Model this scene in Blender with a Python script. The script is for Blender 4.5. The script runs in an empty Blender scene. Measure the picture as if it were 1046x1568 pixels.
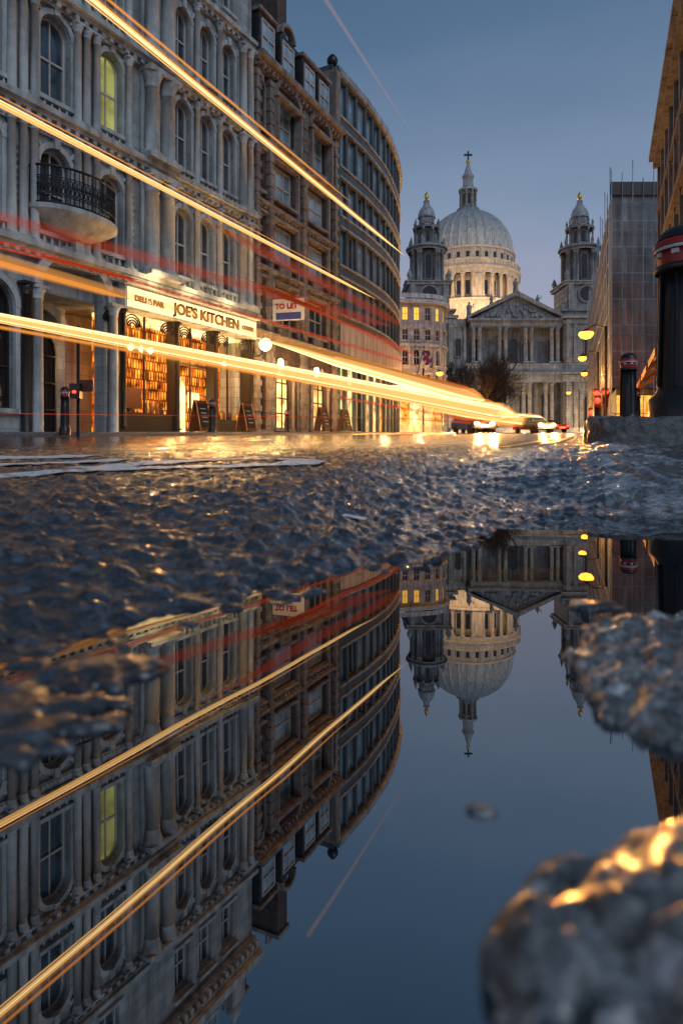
import bpy, math, random
import numpy as np
from mathutils import Vector
random.seed(7); R=random.random
scene=bpy.context.scene
CAMZ=0.14
# ------------------------------------------------------------------ materials
M={}
def nt(name):
    m=bpy.data.materials.new(name); m.use_nodes=True
    n=m.node_tree; b=n.nodes['Principled BSDF']; M[name]=m
    return m,n,b
def N(n,t,**k):
    x=n.nodes.new(t)
    for a,v in k.items():
        if a in x.inputs: x.inputs[a].default_value=v
        else: setattr(x,a,v)
    return x
def c4(c): return (c[0],c[1],c[2],1)
def ramp(n,fac,stops):
    r=n.nodes.new('ShaderNodeValToRGB'); e=r.color_ramp.elements
    while len(e)<len(stops): e.new(0.5)
    for i,(p,c) in enumerate(stops):
        e[i].position=p; e[i].color=c4(c) if hasattr(c,'__len__') else (c,c,c,1)
    n.links.new(fac,r.inputs[0]); return r
def stone(name,c1,c2,scale=2.0,rough=0.8,bump=0.3,blocks=None,d=(1,0),metal=0,streak=True,mort=0.5):
    m,n,b=nt(name); L=n.links.new
    tc=N(n,'ShaderNodeTexCoord'); 
    no=N(n,'ShaderNodeTexNoise',Scale=scale,Detail=8.0,Roughness=0.65); L(tc.outputs['Object'],no.inputs['Vector'])
    r=ramp(n,no.outputs['Fac'],[(0.3,c1),(0.7,c2)]); col=r.outputs[0]
    if streak:
        mp=N(n,'ShaderNodeMapping'); mp.inputs['Scale'].default_value=(2.2,2.2,0.22); L(tc.outputs['Object'],mp.inputs[0])
        n2=N(n,'ShaderNodeTexNoise',Scale=1.3,Detail=5.0); L(mp.outputs[0],n2.inputs['Vector'])
        r2=ramp(n,n2.outputs['Fac'],[(0.35,(0.42,0.41,0.41)),(0.62,(1,1,1))])
        mx=N(n,'ShaderNodeMixRGB',blend_type='MULTIPLY'); mx.inputs[0].default_value=0.8
        L(col,mx.inputs[1]); L(r2.outputs[0],mx.inputs[2]); col=mx.outputs[0]
    hgt=no.outputs['Fac']
    if blocks:
        dt=N(n,'ShaderNodeVectorMath',operation='DOT_PRODUCT'); dt.inputs[1].default_value=(d[0],d[1],0); L(tc.outputs['Object'],dt.inputs[0])
        sp=N(n,'ShaderNodeSeparateXYZ'); L(tc.outputs['Object'],sp.inputs[0])
        cb=N(n,'ShaderNodeCombineXYZ'); L(dt.outputs['Value'],cb.inputs[0]); L(sp.outputs[2],cb.inputs[1])
        bk=N(n,'ShaderNodeTexBrick'); bk.inputs['Scale'].default_value=1; bk.inputs['Brick Width'].default_value=blocks[0]; bk.inputs['Row Height'].default_value=blocks[1]
        bk.inputs['Mortar Size'].default_value=blocks[2]; bk.inputs['Color1'].default_value=(1,1,1,1); bk.inputs['Color2'].default_value=(.72,.72,.72,1); bk.inputs['Mortar'].default_value=(mort,mort,mort,1)
        L(cb.outputs[0],bk.inputs['Vector'])
        mx=N(n,'ShaderNodeMixRGB',blend_type='MULTIPLY'); mx.inputs[0].default_value=0.9
        L(col,mx.inputs[1]); L(bk.outputs['Color'],mx.inputs[2]); col=mx.outputs[0]
    L(col,b.inputs['Base Color']); b.inputs['Roughness'].default_value=rough; b.inputs['Metallic'].default_value=metal
    if bump:
        bp=N(n,'ShaderNodeBump'); bp.inputs['Strength'].default_value=bump; bp.inputs['Distance'].default_value=0.03
        L(hgt,bp.inputs['Height']); L(bp.outputs[0],b.inputs['Normal'])
    return m
def glow(name,c,s,alpha=1.0,noise=None):
    m,n,b=nt(name); L=n.links.new; out=n.nodes['Material Output']
    e=N(n,'ShaderNodeEmission'); e.inputs[0].default_value=c4(c); e.inputs[1].default_value=s
    if noise:
        tc=N(n,'ShaderNodeTexCoord'); no=N(n,'ShaderNodeTexNoise',Scale=noise,Detail=3.0); L(tc.outputs['Object'],no.inputs['Vector'])
        r=ramp(n,no.outputs['Fac'],[(0.32,(c[0]*.25,c[1]*.15,c[2]*.1)),(0.62,c)]); L(r.outputs[0],e.inputs[0])
    if alpha<1:
        t=N(n,'ShaderNodeBsdfTransparent'); mx=N(n,'ShaderNodeMixShader'); mx.inputs[0].default_value=alpha
        L(t.outputs[0],mx.inputs[1]); L(e.outputs[0],mx.inputs[2]); L(mx.outputs[0],out.inputs[0])
    else: L(e.outputs[0],out.inputs[0])
    return m
def glassm(name,c=(0.02,0.025,0.03),rough=0.06,ior=1.9,k=2.5,sc=.55):
    m,n,b=nt(name); L=n.links.new
    tc=N(n,'ShaderNodeTexCoord'); no=N(n,'ShaderNodeTexNoise',Scale=sc,Detail=2.0); L(tc.outputs['Object'],no.inputs['Vector'])
    r=ramp(n,no.outputs['Fac'],[(0.38,c),(0.62,(c[0]*k,c[1]*k,c[2]*k))]); L(r.outputs[0],b.inputs['Base Color'])
    b.inputs['Roughness'].default_value=rough; b.inputs['IOR'].default_value=ior
    bp=N(n,'ShaderNodeBump'); bp.inputs['Strength'].default_value=0.12; bp.inputs['Distance'].default_value=0.02
    n2=N(n,'ShaderNodeTexNoise',Scale=1.5); L(tc.outputs['Object'],n2.inputs['Vector']); L(n2.outputs['Fac'],bp.inputs['Height']); L(bp.outputs[0],b.inputs['Normal'])
    return m
def plain(name,c,rough=0.5,metal=0):
    return stone(name,c,tuple(x*0.75 for x in c),scale=9,rough=rough,bump=0.05,metal=metal,streak=False)
dA=Vector((0.577,1,0)).normalized(); dB=Vector((0.5,1,0)).normalized()
stone('walls_pale',(.33,.38,.40),(.54,.59,.60),1.6,blocks=(1.1,.42,.012),d=dA)
stone('trim_pale',(.38,.43,.44),(.62,.66,.66),3,bump=.4)
stone('walls_brown',(.08,.058,.050),(.18,.13,.105),4,blocks=(.45,.16,.012),d=dB)
stone('trim_brown',(.20,.18,.17),(.42,.385,.35),3,bump=.5)
stone('walls_modern',(.05,.08,.095),(.10,.14,.165),1.2,rough=.45,bump=.05)
stone('frames_modern',(.28,.34,.38),(.42,.48,.52),2,rough=.4,bump=0)
stone('fascia',(.45,.43,.42),(.6,.57,.55),2,rough=.5,bump=.05)
stone('walls_cream',(.38,.40,.41),(.55,.56,.55),1,blocks=(1.3,.5,.02))
stone('walls_cath',(.25,.28,.29),(.52,.54,.53),.35,blocks=(1.8,.8,.03),bump=.3)
stone('walls_drum',(.40,.36,.31),(.56,.51,.45),.4,bump=.2)
stone('lead_roof',(.30,.35,.38),(.46,.50,.53),.5,rough=.5,bump=.1)
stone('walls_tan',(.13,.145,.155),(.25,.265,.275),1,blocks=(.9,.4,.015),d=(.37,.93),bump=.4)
stone('slate',(.03,.032,.036),(.07,.072,.08),5,rough=.55,blocks=(.4,.25,.02),d=dB)
stone('sheeting',(.17,.21,.24),(.27,.31,.34),.7,rough=.6,bump=.3,blocks=(2.0,2.0,.05),d=(.3,.95),mort=1.5)
stone('paving',(.12,.12,.125),(.2,.2,.2),3,rough=.32,streak=False,blocks=None)
stone('granite',(.035,.038,.042),(.22,.225,.235),22,rough=.38,bump=1.0,streak=False)
stone('bark',(.025,.02,.016),(.05,.04,.03),5,rough=.9,streak=False)
plain('iron',(.012,.012,.014),.35); plain('white_paint',(.6,.6,.58),.5); plain('red_paint',(.35,.02,.02),.35)
plain('dark_wood',(.03,.025,.022),.4); plain('wood',(.20,.08,.03),.5); plain('teal_net',(.02,.14,.13),.7)
plain('gold',(.8,.5,.12),.35,1.0); plain('blue_paint',(.03,.05,.25),.5); plain('brown_sign',(.10,.03,.015),.5)
plain('car_paint',(.03,.035,.05),.25); plain('rubber',(.01,.01,.01),.8); plain('awning',(.35,.14,.03),.8)
glassm('glass',(.02,.028,.036),.06,2.0,3.5,.9); glassm('glass_sky_tint',(.20,.29,.36),.15,2.0,2.2,.8); glassm('glass_dark',(.006,.007,.008),.05,1.6)  # blue panes carry the reflected sky in their base colour
glow('lit_window',(1,.60,.20),1.7,noise=1.2); glow('lit_bright',(1,.64,.24),3.2,noise=1.5)
glow('lit_amber',(1,.36,.05),2.2,noise=2.0); glow('lit_green',(.75,.8,.25),.6,noise=.8); glow('lit_pane',(1,.50,.06),1.5)
glow('sign_face',(1,.74,.34),1.8); glow('letters',(.42,.10,.004),.45); glow('lamp_glow',(1,.64,.24),12); glow('lamp_orange',(1,.25,.018),11)
glow('head_lights',(1,.50,.14),30); glow('tail_lights',(1,.02,.01),12)
# shop shelves, the room's warm light put into them as emission
m,n,b=nt('shelves'); L=n.links.new; out=n.nodes['Material Output']
tc=N(n,'ShaderNodeTexCoord'); dt=N(n,'ShaderNodeVectorMath',operation='DOT_PRODUCT'); dt.inputs[1].default_value=dA; L(tc.outputs['Object'],dt.inputs[0])
sp=N(n,'ShaderNodeSeparateXYZ'); L(tc.outputs['Object'],sp.inputs[0]); cb=N(n,'ShaderNodeCombineXYZ'); L(dt.outputs['Value'],cb.inputs[0]); L(sp.outputs[2],cb.inputs[1])
bk=N(n,'ShaderNodeTexBrick'); bk.inputs['Scale'].default_value=1; bk.inputs['Brick Width'].default_value=.13; bk.inputs['Row Height'].default_value=.36; bk.inputs['Mortar Size'].default_value=.03
bk.inputs['Color1'].default_value=(1,.30,.03,1); bk.inputs['Color2'].default_value=(.25,.04,.004,1); bk.inputs['Mortar'].default_value=(.16,.03,.004,1); L(cb.outputs[0],bk.inputs['Vector'])
no=N(n,'ShaderNodeTexNoise',Scale=2.2,Detail=6.0); L(cb.outputs[0],no.inputs['Vector']); r=ramp(n,no.outputs['Fac'],[(.38,.25),(.66,2.2)])
mx=N(n,'ShaderNodeMixRGB',blend_type='MULTIPLY'); mx.inputs[0].default_value=1; L(bk.outputs[0],mx.inputs[1]); L(r.outputs[0],mx.inputs[2])
e=N(n,'ShaderNodeEmission'); e.inputs[1].default_value=2.0; L(mx.outputs[0],e.inputs[0]); L(e.outputs[0],out.inputs[0])
# asphalt
def asphalt(name,lo,hi,vs,r0=.16,r1=.42,coat=.6,bd=.0022):
    m,n,b=nt(name); L=n.links.new
    tc=N(n,'ShaderNodeTexCoord'); V=tc.outputs['Object']
    vo=N(n,'ShaderNodeTexVoronoi',Scale=vs); L(V,vo.inputs['Vector'])
    no=N(n,'ShaderNodeTexNoise',Scale=3.5,Detail=8.0); L(V,no.inputs['Vector'])
    n3=N(n,'ShaderNodeTexNoise',Scale=220.0,Detail=5.0,Roughness=.6); L(V,n3.inputs['Vector'])
    r=ramp(n,n3.outputs['Fac'],[(.36,lo),(.66,hi)])
    sx=N(n,'ShaderNodeSeparateXYZ'); L(vo.outputs['Color'],sx.inputs[0]); rv=ramp(n,sx.outputs[0],[(.2,.55),(.8,1.25),(1,2.4)])
    mm=N(n,'ShaderNodeMixRGB',blend_type='MULTIPLY'); mm.inputs[0].default_value=1; L(r.outputs[0],mm.inputs[1]); L(rv.outputs[0],mm.inputs[2]); L(mm.outputs[0],b.inputs['Base Color'])
    rr=ramp(n,no.outputs['Fac'],[(.40,r0),(.60,r1)]); L(rr.outputs[0],b.inputs['Roughness'])
    mx=N(n,'ShaderNodeMath',operation='MULTIPLY_ADD'); mx.inputs[1].default_value=-1.6; L(vo.outputs['Distance'],mx.inputs[0]); L(n3.outputs['Fac'],mx.inputs[2])
    bp=N(n,'ShaderNodeBump'); bp.inputs['Strength'].default_value=1.0; bp.inputs['Distance'].default_value=bd
    L(mx.outputs[0],bp.inputs['Height']); L(bp.outputs[0],b.inputs['Normal'])
    b.inputs['Coat Weight'].default_value=coat; b.inputs['Coat Roughness'].default_value=.12; b.inputs['Coat IOR'].default_value=1.5
    b2=N(n,'ShaderNodeBump'); b2.inputs['Strength'].default_value=.5; b2.inputs['Distance'].default_value=bd*.7; L(vo.outputs['Distance'],b2.inputs['Height']); b2.invert=True; L(b2.outputs[0],b.inputs['Coat Normal'])
asphalt('asphalt',(.016,.020,.027),(.058,.067,.083),75.0,.14,.38,.8)
asphalt('setts',(.06,.07,.08),(.25,.275,.30),55.0,.14,.36,.9)
asphalt('rubble',(.05,.055,.06),(.32,.33,.34),90.0,.15,.3,1.0)
# paint
m,n,b=nt('marking_white'); L=n.links.new
tc=N(n,'ShaderNodeTexCoord'); no=N(n,'ShaderNodeTexNoise',Scale=30.0,Detail=6.0); L(tc.outputs['Object'],no.inputs['Vector'])
r=ramp(n,no.outputs['Fac'],[(.34,(.15,.15,.15)),(.43,(.82,.82,.82))]); L(r.outputs[0],b.inputs['Base Color']); b.inputs['Roughness'].default_value=.5
m,n,b=nt('marking_yellow'); b.inputs['Base Color'].default_value=(.6,.42,.08,1); b.inputs['Roughness'].default_value=.5
m,n,b=nt('water'); L=n.links.new
b.inputs['Base Color'].default_value=(.004,.007,.010,1); b.inputs['Roughness'].default_value=0.0; b.inputs['IOR'].default_value=4.4
tc=N(n,'ShaderNodeTexCoord'); no=N(n,'ShaderNodeTexNoise',Scale=7.0,Detail=1.0); L(tc.outputs['Object'],no.inputs['Vector'])
bp=N(n,'ShaderNodeBump'); bp.inputs['Strength'].default_value=.045; bp.inputs['Distance'].default_value=.004; L(no.outputs['Fac'],bp.inputs['Height']); L(bp.outputs[0],b.inputs['Normal'])
# ------------------------------------------------------------------ mesh helpers
def mesh_obj(name,V,F,mats,smooth=None,mi=None,parent=None):
    me=bpy.data.meshes.new(name); me.from_pydata([tuple(v) for v in V],[],F)
    for mm in mats: me.materials.append(M[mm])
    if smooth is not None: me.polygons.foreach_set('use_smooth',smooth)
    if mi is not None: me.polygons.foreach_set('material_index',mi)
    me.update(); o=bpy.data.objects.new(name,me); scene.collection.objects.link(o)
    if parent: o.parent=parent
    return o
class G:
    def __init__(s,name): s.name=name; s.p={}
    def add(s,key,V,F,sm=False):
        v,f,ss=s.p.setdefault(key,([],[],[])); o=len(v); v.extend(V)
        for q in F: f.append(tuple(i+o for i in q)); ss.append(sm)
    def box(s,T,u0,u1,v0,v1,w0,w1,key):
        P=[T(u,v,w) for w in (w0,w1) for v in (v0,v1) for u in (u0,u1)]
        s.add(key,P,[(0,1,3,2),(4,6,7,5),(0,4,5,1),(2,3,7,6),(0,2,6,4),(1,5,7,3)])
    def quad(s,T,u0,u1,v,w0,w1,key):
        s.add(key,[T(u0,v,w0),T(u1,v,w0),T(u1,v,w1),T(u0,v,w1)],[(0,1,2,3)])
    def lathe(s,T,u,v,prof,key,seg=14,sm=True,mod=None):
        P=[];F=[]
        for (r,w) in prof:
            for i in range(seg):
                a=2*math.pi*i/seg; rr=r*(mod(i) if mod else 1)
                P.append(T(u+rr*math.cos(a),v+rr*math.sin(a),w))
        for j in range(len(prof)-1):
            for i in range(seg):
                k=(i+1)%seg; F.append((j*seg+i,j*seg+k,(j+1)*seg+k,(j+1)*seg+i))
        F.append(tuple((len(prof)-1)*seg+i for i in range(seg)))
        s.add(key,P,F,sm)
    def tube(s,pts,rad,key,seg=6,sm=True,caps=True):
        pts=[Vector(p) for p in pts]; P=[];F=[]
        for i,p in enumerate(pts):
            t=(pts[min(i+1,len(pts)-1)]-pts[max(i-1,0)]).normalized()
            a=t.cross(Vector((0,0,1)));
            if a.length<1e-3: a=Vector((1,0,0))
            a.normalize(); b2=t.cross(a); r=rad[i] if hasattr(rad,'__len__') else rad
            for k in range(seg):
                an=2*math.pi*k/seg; P.append(p+(a*math.cos(an)+b2*math.sin(an))*r)
        for i in range(len(pts)-1):
            for k in range(seg):
                k2=(k+1)%seg; F.append((i*seg+k,i*seg+k2,(i+1)*seg+k2,(i+1)*seg+k))
        if caps: F.append(tuple(range(seg))); F.append(tuple((len(pts)-1)*seg+k for k in range(seg)))
        s.add(key,P,F,sm)
    def finish(s,single=False):
        if single or len(s.p)==1:
            V=[];F=[];S=[];MI=[];keys=list(s.p)
            for j,k in enumerate(keys):
                v,f,ss=s.p[k]; o=len(V); V+=v; F+=[tuple(i+o for i in q) for q in f]; S+=ss; MI+=[j]*len(f)
            return mesh_obj(s.name,V,F,keys,S,MI)
        e=bpy.data.objects.new(s.name,None); scene.collection.objects.link(e)
        for k,(v,f,ss) in s.p.items(): mesh_obj(k,v,f,[k],ss,None,e)
        return e
def frame(O,d):
    d=Vector((d[0],d[1],0)).normalized(); n=Vector((d.y,-d.x,0))
    def T(u,v,w): return Vector((O[0]+u*d.x+v*n.x,O[1]+u*d.y+v*n.y,w))
    T.d=d; T.n=n; T.O=O
    return T
def W(x,y,z): return Vector((x,y,z))
def arch_panel(g,T,u0,u1,uc,r,sp,w1,v0,v1,key,n=12):
    A=[(uc-r*math.cos(math.pi*i/n),sp+r*math.sin(math.pi*i/n)) for i in range(n+1)]
    P=[];F=[]
    for (u,w) in A: P+= [T(u,v1,w),T(u,v1,w1),T(u,v0,w)]
    for i in range(n):
        a=i*3;b_=a+3; F.append((a,b_,b_+1,a+1)); F.append((a,a+2,b_+2,b_))
    g.add(key,P,F)
    if uc-r-u0>1e-3: g.box(T,u0,uc-r,v0,v1,sp,w1,key)
    if u1-uc-r>1e-3: g.box(T,uc+r,u1,v0,v1,sp,w1,key)
def arch_ring(g,T,uc,r,t,sp,v0,v1,key,n=14):
    P=[];F=[]
    for i in range(n+1):
        a=math.pi*i/n; c,s_=-math.cos(a),math.sin(a)
        P+=[T(uc+r*c,v0,sp+r*s_),T(uc+r*c,v1,sp+r*s_),T(uc+(r+t)*c,v1,sp+(r+t)*s_),T(uc+(r+t)*c,v0,sp+(r+t)*s_)]
    for i in range(n):
        for k in range(3): F.append((i*4+k,i*4+4+k,i*4+5+k,i*4+k+1))
    g.add(key,P,F)
def window(g,T,uc,w,sill,head,arched,glass,fr,trim,rev=.26,bars=(1,1),vproud=.09,dep=None):
    u0,u1=uc-w/2,uc+w/2; vg=-rev
    if glass:
        if arched:
            n=10; r=w/2; sp=head-r; P=[T(u0,vg,sill),T(u1,vg,sill)]+[T(uc+r*math.cos(math.pi*i/n),vg,sp+r*math.sin(math.pi*i/n)) for i in range(n+1)]
            g.add(glass,P,[tuple(range(len(P)))])
        else: g.quad(T,u0,u1,vg,sill,head,glass)
    f=.055; top=head-(w/2 if arched else 0)
    if fr:
        g.box(T,u0,u0+f,vg,vg+.07,sill,top,fr); g.box(T,u1-f,u1,vg,vg+.07,sill,top,fr)
        g.box(T,u0+f,u1-f,vg,vg+.068,sill,sill+f,fr)
        if not arched: g.box(T,u0+f,u1-f,vg,vg+.068,head-f,head,fr)
        else: arch_ring(g,T,uc,w/2-f,f,top,vg,vg+.07,fr,8)
        for i in range(bars[0]):
            x=u0+(i+1)*w/(bars[0]+1); g.box(T,x-.022,x+.022,vg,vg+.05,sill+f,head-f-.01,fr)
        for i in range(bars[1]):
            z=sill+(i+1)*(head-sill)/(bars[1]+1); g.box(T,u0+f,u1-f,vg,vg+.06,z-.03,z+.03,fr)
    if trim:
        g.box(T,u0-.12,u1+.12,.001,vproud+.07,sill-.13,sill-.005,trim)
        if arched:
            arch_ring(g,T,uc,w/2+.02,.16,top,.001,vproud,trim); g.box(T,uc-.09,uc+.09,.0012,vproud+.08,head,head+.3,trim)
            for s_ in (u0-.16,u1+.02): g.box(T,s_,s_+.14,.001,vproud*.8,sill,top,trim)
        else:
            g.box(T,u0-.16,u1+.16,.001,vproud+.1,head+.09,head+.2,trim); g.box(T,u0-.12,u1+.12,.001,vproud*.6,head+.002,head+.088,trim)
def band(g,T,u0,u1,w0,w1,ops,key,v0=-.45,v1=0,fr='white_paint',trim=None,bars=(1,1)):
    ops=sorted(ops,key=lambda o:o[0]); x=u0
    for i,(uc,w,sill,head,arched,glass) in enumerate(ops):
        a,b_=uc-w/2,uc+w/2
        g.box(T,x,a,v0,v1,w0,w1,key)
        if sill>w0+.01: g.box(T,a,b_,v0,v1,w0,sill,key)
        if arched: arch_panel(g,T,a,b_,uc,w/2,head-w/2,w1,v0,v1,key)
        else: g.box(T,a,b_,v0,v1,head,w1,key)
        window(g,T,uc,w,sill,head,arched,glass,fr,trim,bars=bars); x=b_
    g.box(T,x,u1,v0,v1,w0,w1,key)
def cornice(g,T,u0,u1,w,h,proj,key,dent=True):
    g.box(T,u0,u1,.0015,proj*.35,w,w+h*.35,key); g.box(T,u0,u1,.0015,proj*.7,w+h*.352,w+h*.6,key); g.box(T,u0,u1,.0015,proj,w+h*.602,w+h,key)
    if dent:
        n=int((u1-u0)/.32)
        for i in range(n):
            u=u0+(i+.3)*(u1-u0)/n; g.box(T,u,u+.14,proj*.352,proj*.66,w+h*.05,w+h*.345,key)
def column(g,T,u,v,w0,w1,r,key,seg=14):
    h=w1-w0
    g.box(T,u-r*1.45,u+r*1.45,v-r*1.4,v+r*1.4,w0,w0+r*.6,key)
    g.lathe(T,u,v,[(r*1.3,w0+r*.6),(r*1.32,w0+r*.9),(r*1.05,w0+r*1.2),(r,w0+r*1.3),(r*.86,w1-r*2.4),(r*1.0,w1-r*2.35),(r*.9,w1-r*2.2),(r*1.05,w1-r*1.4),(r*1.4,w1-r*.55)],key,seg)
    g.box(T,u-r*1.4,u+r*1.4,v-r*1.35,v+r*1.35,w1-r*.55,w1,key)
def base(y):
    return .04+.033*np.clip(y,0,200)
# ------------------------------------------------------------------ heightfield
def hsh(ix,iy,s):
    v=np.sin(ix*127.1+iy*311.7+s*74.7)*43758.5453; return v-np.floor(v)
def vn(x,y,s=0):
    ix,iy=np.floor(x),np.floor(y); fx,fy=x-ix,y-iy; fx=fx*fx*(3-2*fx); fy=fy*fy*(3-2*fy)
    a=hsh(ix,iy,s);b_=hsh(ix+1,iy,s);c=hsh(ix,iy+1,s);d=hsh(ix+1,iy+1,s)
    return (a*(1-fx)+b_*fx)*(1-fy)+(c*(1-fx)+d*fx)*fy
def fbm(x,y,o=4,s=0):
    t=0;a=.5
    for i in range(o): t=t+a*(vn(x,y,s+i)-.5); x=x*2.1+3.3; y=y*2.1+1.7; a*=.5
    return t*2
def worley(x,y,s=0):
    ix,iy=np.floor(x),np.floor(y); best=np.full(x.shape,9.); hid=np.zeros(x.shape)
    for dx in(-1,0,1):
        for dy in(-1,0,1):
            cx,cy=ix+dx,iy+dy; px=cx+hsh(cx,cy,s); py=cy+hsh(cx,cy,s+5)
            d=np.hypot(px-x,py-y); m=d<best; best=np.where(m,d,best); hid=np.where(m,hsh(cx,cy,s+9),hid)
    return best,hid
POLY=[(.95,1.30),(.717,1.37),(.594,1.556),(.50,1.58),(.408,1.47),(.184,1.037),(.0645,.838),(-.0487,.667),(-.122,.549),(-.18,.483),(-.24,.40),(-.33,.33),(-.45,.2),(-.55,-.45),(1.1,-.45),(1.1,1.0)]
def sdf(x,y,poly):
    d=np.full(x.shape,1e9); ins=np.zeros(x.shape,bool); n=len(poly)
    for i in range(n):
        ax,ay=poly[i]; bx,by=poly[(i+1)%n]; ex,ey=bx-ax,by-ay
        t=np.clip(((x-ax)*ex+(y-ay)*ey)/(ex*ex+ey*ey),0,1); d=np.minimum(d,np.hypot(x-ax-t*ex,y-ay-t*ey))
        c=(ay>y)!=(by>y); xi=(bx-ax)*(y-ay)/((by-ay) if by!=ay else 1e-9)+ax; ins^=(c&(x<xi))
    return np.where(ins,-d,d)
RA=[(.145,.40),(.190,.53),(.30,.545),(.45,.50),(.45,.30),(.20,.285),(.16,.30),(.137,.345)]
RB=[(.060,.218),(.09,.232),(.15,.238),(.24,.24),(.3,.15),(.3,.05),(.08,.05),(.056,.12),(.044,.172)]
def smooth(a): a=np.clip(a,0,1); return a*a*(3-2*a)
def setmask(x,y): return (x>.385*y+.02+.04*fbm(x*3,y*3,3,6))&(y>1.15)&(y<4)
def H(x,y,flat=False):
    x=np.asarray(x,float); y=np.asarray(y,float)
    s=sdf(x,y,POLY)+.06*fbm(x*7,y*7,5,3)*np.clip(y+.3,.35,1)+.018*fbm(x*30,y*30,3,13)
    b_=base(y)+.04*smooth((x-(.38*y-.6))/.6)*smooth((y-1.0)/1.2)
    k=.014; a=.17*s
    z=-k*np.log(np.exp(np.clip(-a/k,-60,60))+np.exp(-b_/k))
    z=np.where(s<-.03,np.maximum(-.03,.5*s),z)
    fade=1/(1+(np.hypot(x,y)/5)**2)
    wx=x+.006*fbm(x*60,y*60,2,1); wy=y+.006*fbm(x*60+9,y*60,2,2)
    f1,h1=worley(wx/.013,wy/.013,1); f2,h2=worley(wx/.028,wy/.028,2)
    set_=setmask(x,y)
    st=.0030*np.clip(1.2-(f1/.55)**3,0,1)*(.3+h1)+.0095*np.clip(1.15-(f2/.55)**2.5,0,1)*(h2>.35)*(h2-.2)
    z=z+fade*(.006*fbm(x*5,y*5,3,7)+.005*fbm(x*22,y*22,3,4)+np.where(set_,.25,1)*st*(.0 if flat else 1)-.003)
    uu=(x+y*.1)/.42; vv=(y-.25*x+.05*fbm(x*4,y*4,2,2))/.30; row=np.floor(vv); uu=uu+.5*(row%2)
    gu=np.abs(uu-np.round(uu))*.42; gv=np.abs(vv-np.round(vv))*.30
    gr=np.exp(-(gu/.014)**2)+np.exp(-(gv/.016)**2)
    z=np.where(set_,z-.022*np.clip(gr,0,1)+.020*(hsh(np.floor(uu),row,3)-.5)+.018*fbm(x*11,y*5,4,12),z)
    for P_,h,sl in ((RA,.014,.40),(RB,.037,1.3)):
        q=-sdf(x,y,P_)+.022*fbm(x*28,y*28,4,11)
        hh=np.clip(h*(1-np.exp(-np.clip(q,0,1)*sl/h)),0,h)+.009*fbm(x*40,y*40,5,5)*(q>0)+.005*np.clip(1-(f1/.6)**2,0,1)*(q>0)
        z=np.where(q>0,np.maximum(z,hh),z)
    for (cx,cy,r,h) in ((.054,.256,.0042,.0018),(.0565,.2545,.003,.0015),(-.205,.345,.06,.007),(-.16,.42,.03,.006),(.23,.60,.02,.004),(-.25,.30,.03,.006)):
        d=np.hypot((x-cx)*.7,(y-cy))/r+.6*fbm(x*90,y*90,3,8)
        z=np.where(d<1,np.maximum(z,h*(1-d*d)+.0008),z)
    return z
t=np.arange(-4.0,4.0001,.0105); xs=.08+.27*np.sinh(t); 
ys=np.concatenate([np.linspace(-.5,.09,14),.1*np.exp(np.arange(0,math.log(120),.0072))])
X,Y=np.meshgrid(xs,ys); Z=H(X,Y)
nx,ny=len(xs),len(ys); co=np.stack([X,Y,Z],-1).reshape(-1,3)
idx=np.arange(nx*ny).reshape(ny,nx); F=np.stack([idx[:-1,:-1],idx[:-1,1:],idx[1:,1:],idx[1:,:-1]],-1).reshape(-1,4)
me=bpy.data.meshes.new('road'); me.vertices.add(len(co)); me.vertices.foreach_set('co',co.ravel())
me.loops.add(F.size); me.loops.foreach_set('vertex_index',F.ravel().astype(np.int32))
me.polygons.add(len(F)); me.polygons.foreach_set('loop_start',np.arange(0,F.size,4,dtype=np.int32)); me.polygons.foreach_set('loop_total',np.full(len(F),4,np.int32))
for k_ in ('asphalt','setts','rubble'): me.materials.append(M[k_])
cx=X[:-1,:-1].ravel(); cy=Y[:-1,:-1].ravel()
mi=setmask(cx,cy).astype(np.int32)
mi[((sdf(cx,cy,RA)<.02)|(sdf(cx,cy,RB)<.02)|(np.hypot(cx-.056,cy-.258)<.02))]=2
me.polygons.foreach_set('material_index',mi); me.polygons.foreach_set('use_smooth',np.ones(len(F),bool))
me.update(calc_edges=True); me.validate(); o=bpy.data.objects.new('road',me); scene.collection.objects.link(o)
gx=[-3000,-300,-60,-7.2,-6.9,6.9,7.2,60,300,3000]; gy=[-3000,-60,-.45,-.35,11.2,11.6,30,60,100,185,200,300,3000]
V=[];F=[]
for y in gy:
    for x in gx:
        inside=abs(x)<7 and -.4<y<11.3
        V.append((x,y,float(base(y))-(.5 if inside else .004)))
for j in range(len(gy)-1):
    for i in range(len(gx)-1): a=j*len(gx)+i; F.append((a,a+1,a+1+len(gx),a+len(gx)))
mesh_obj('ground',V,F,['asphalt'])
mesh_obj('puddle_water',[(-1.2,-.49,0),(1.4,-.49,0),(1.4,1.9,0),(-1.2,1.9,0)],[(0,1,2,3)],['water'])
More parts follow.
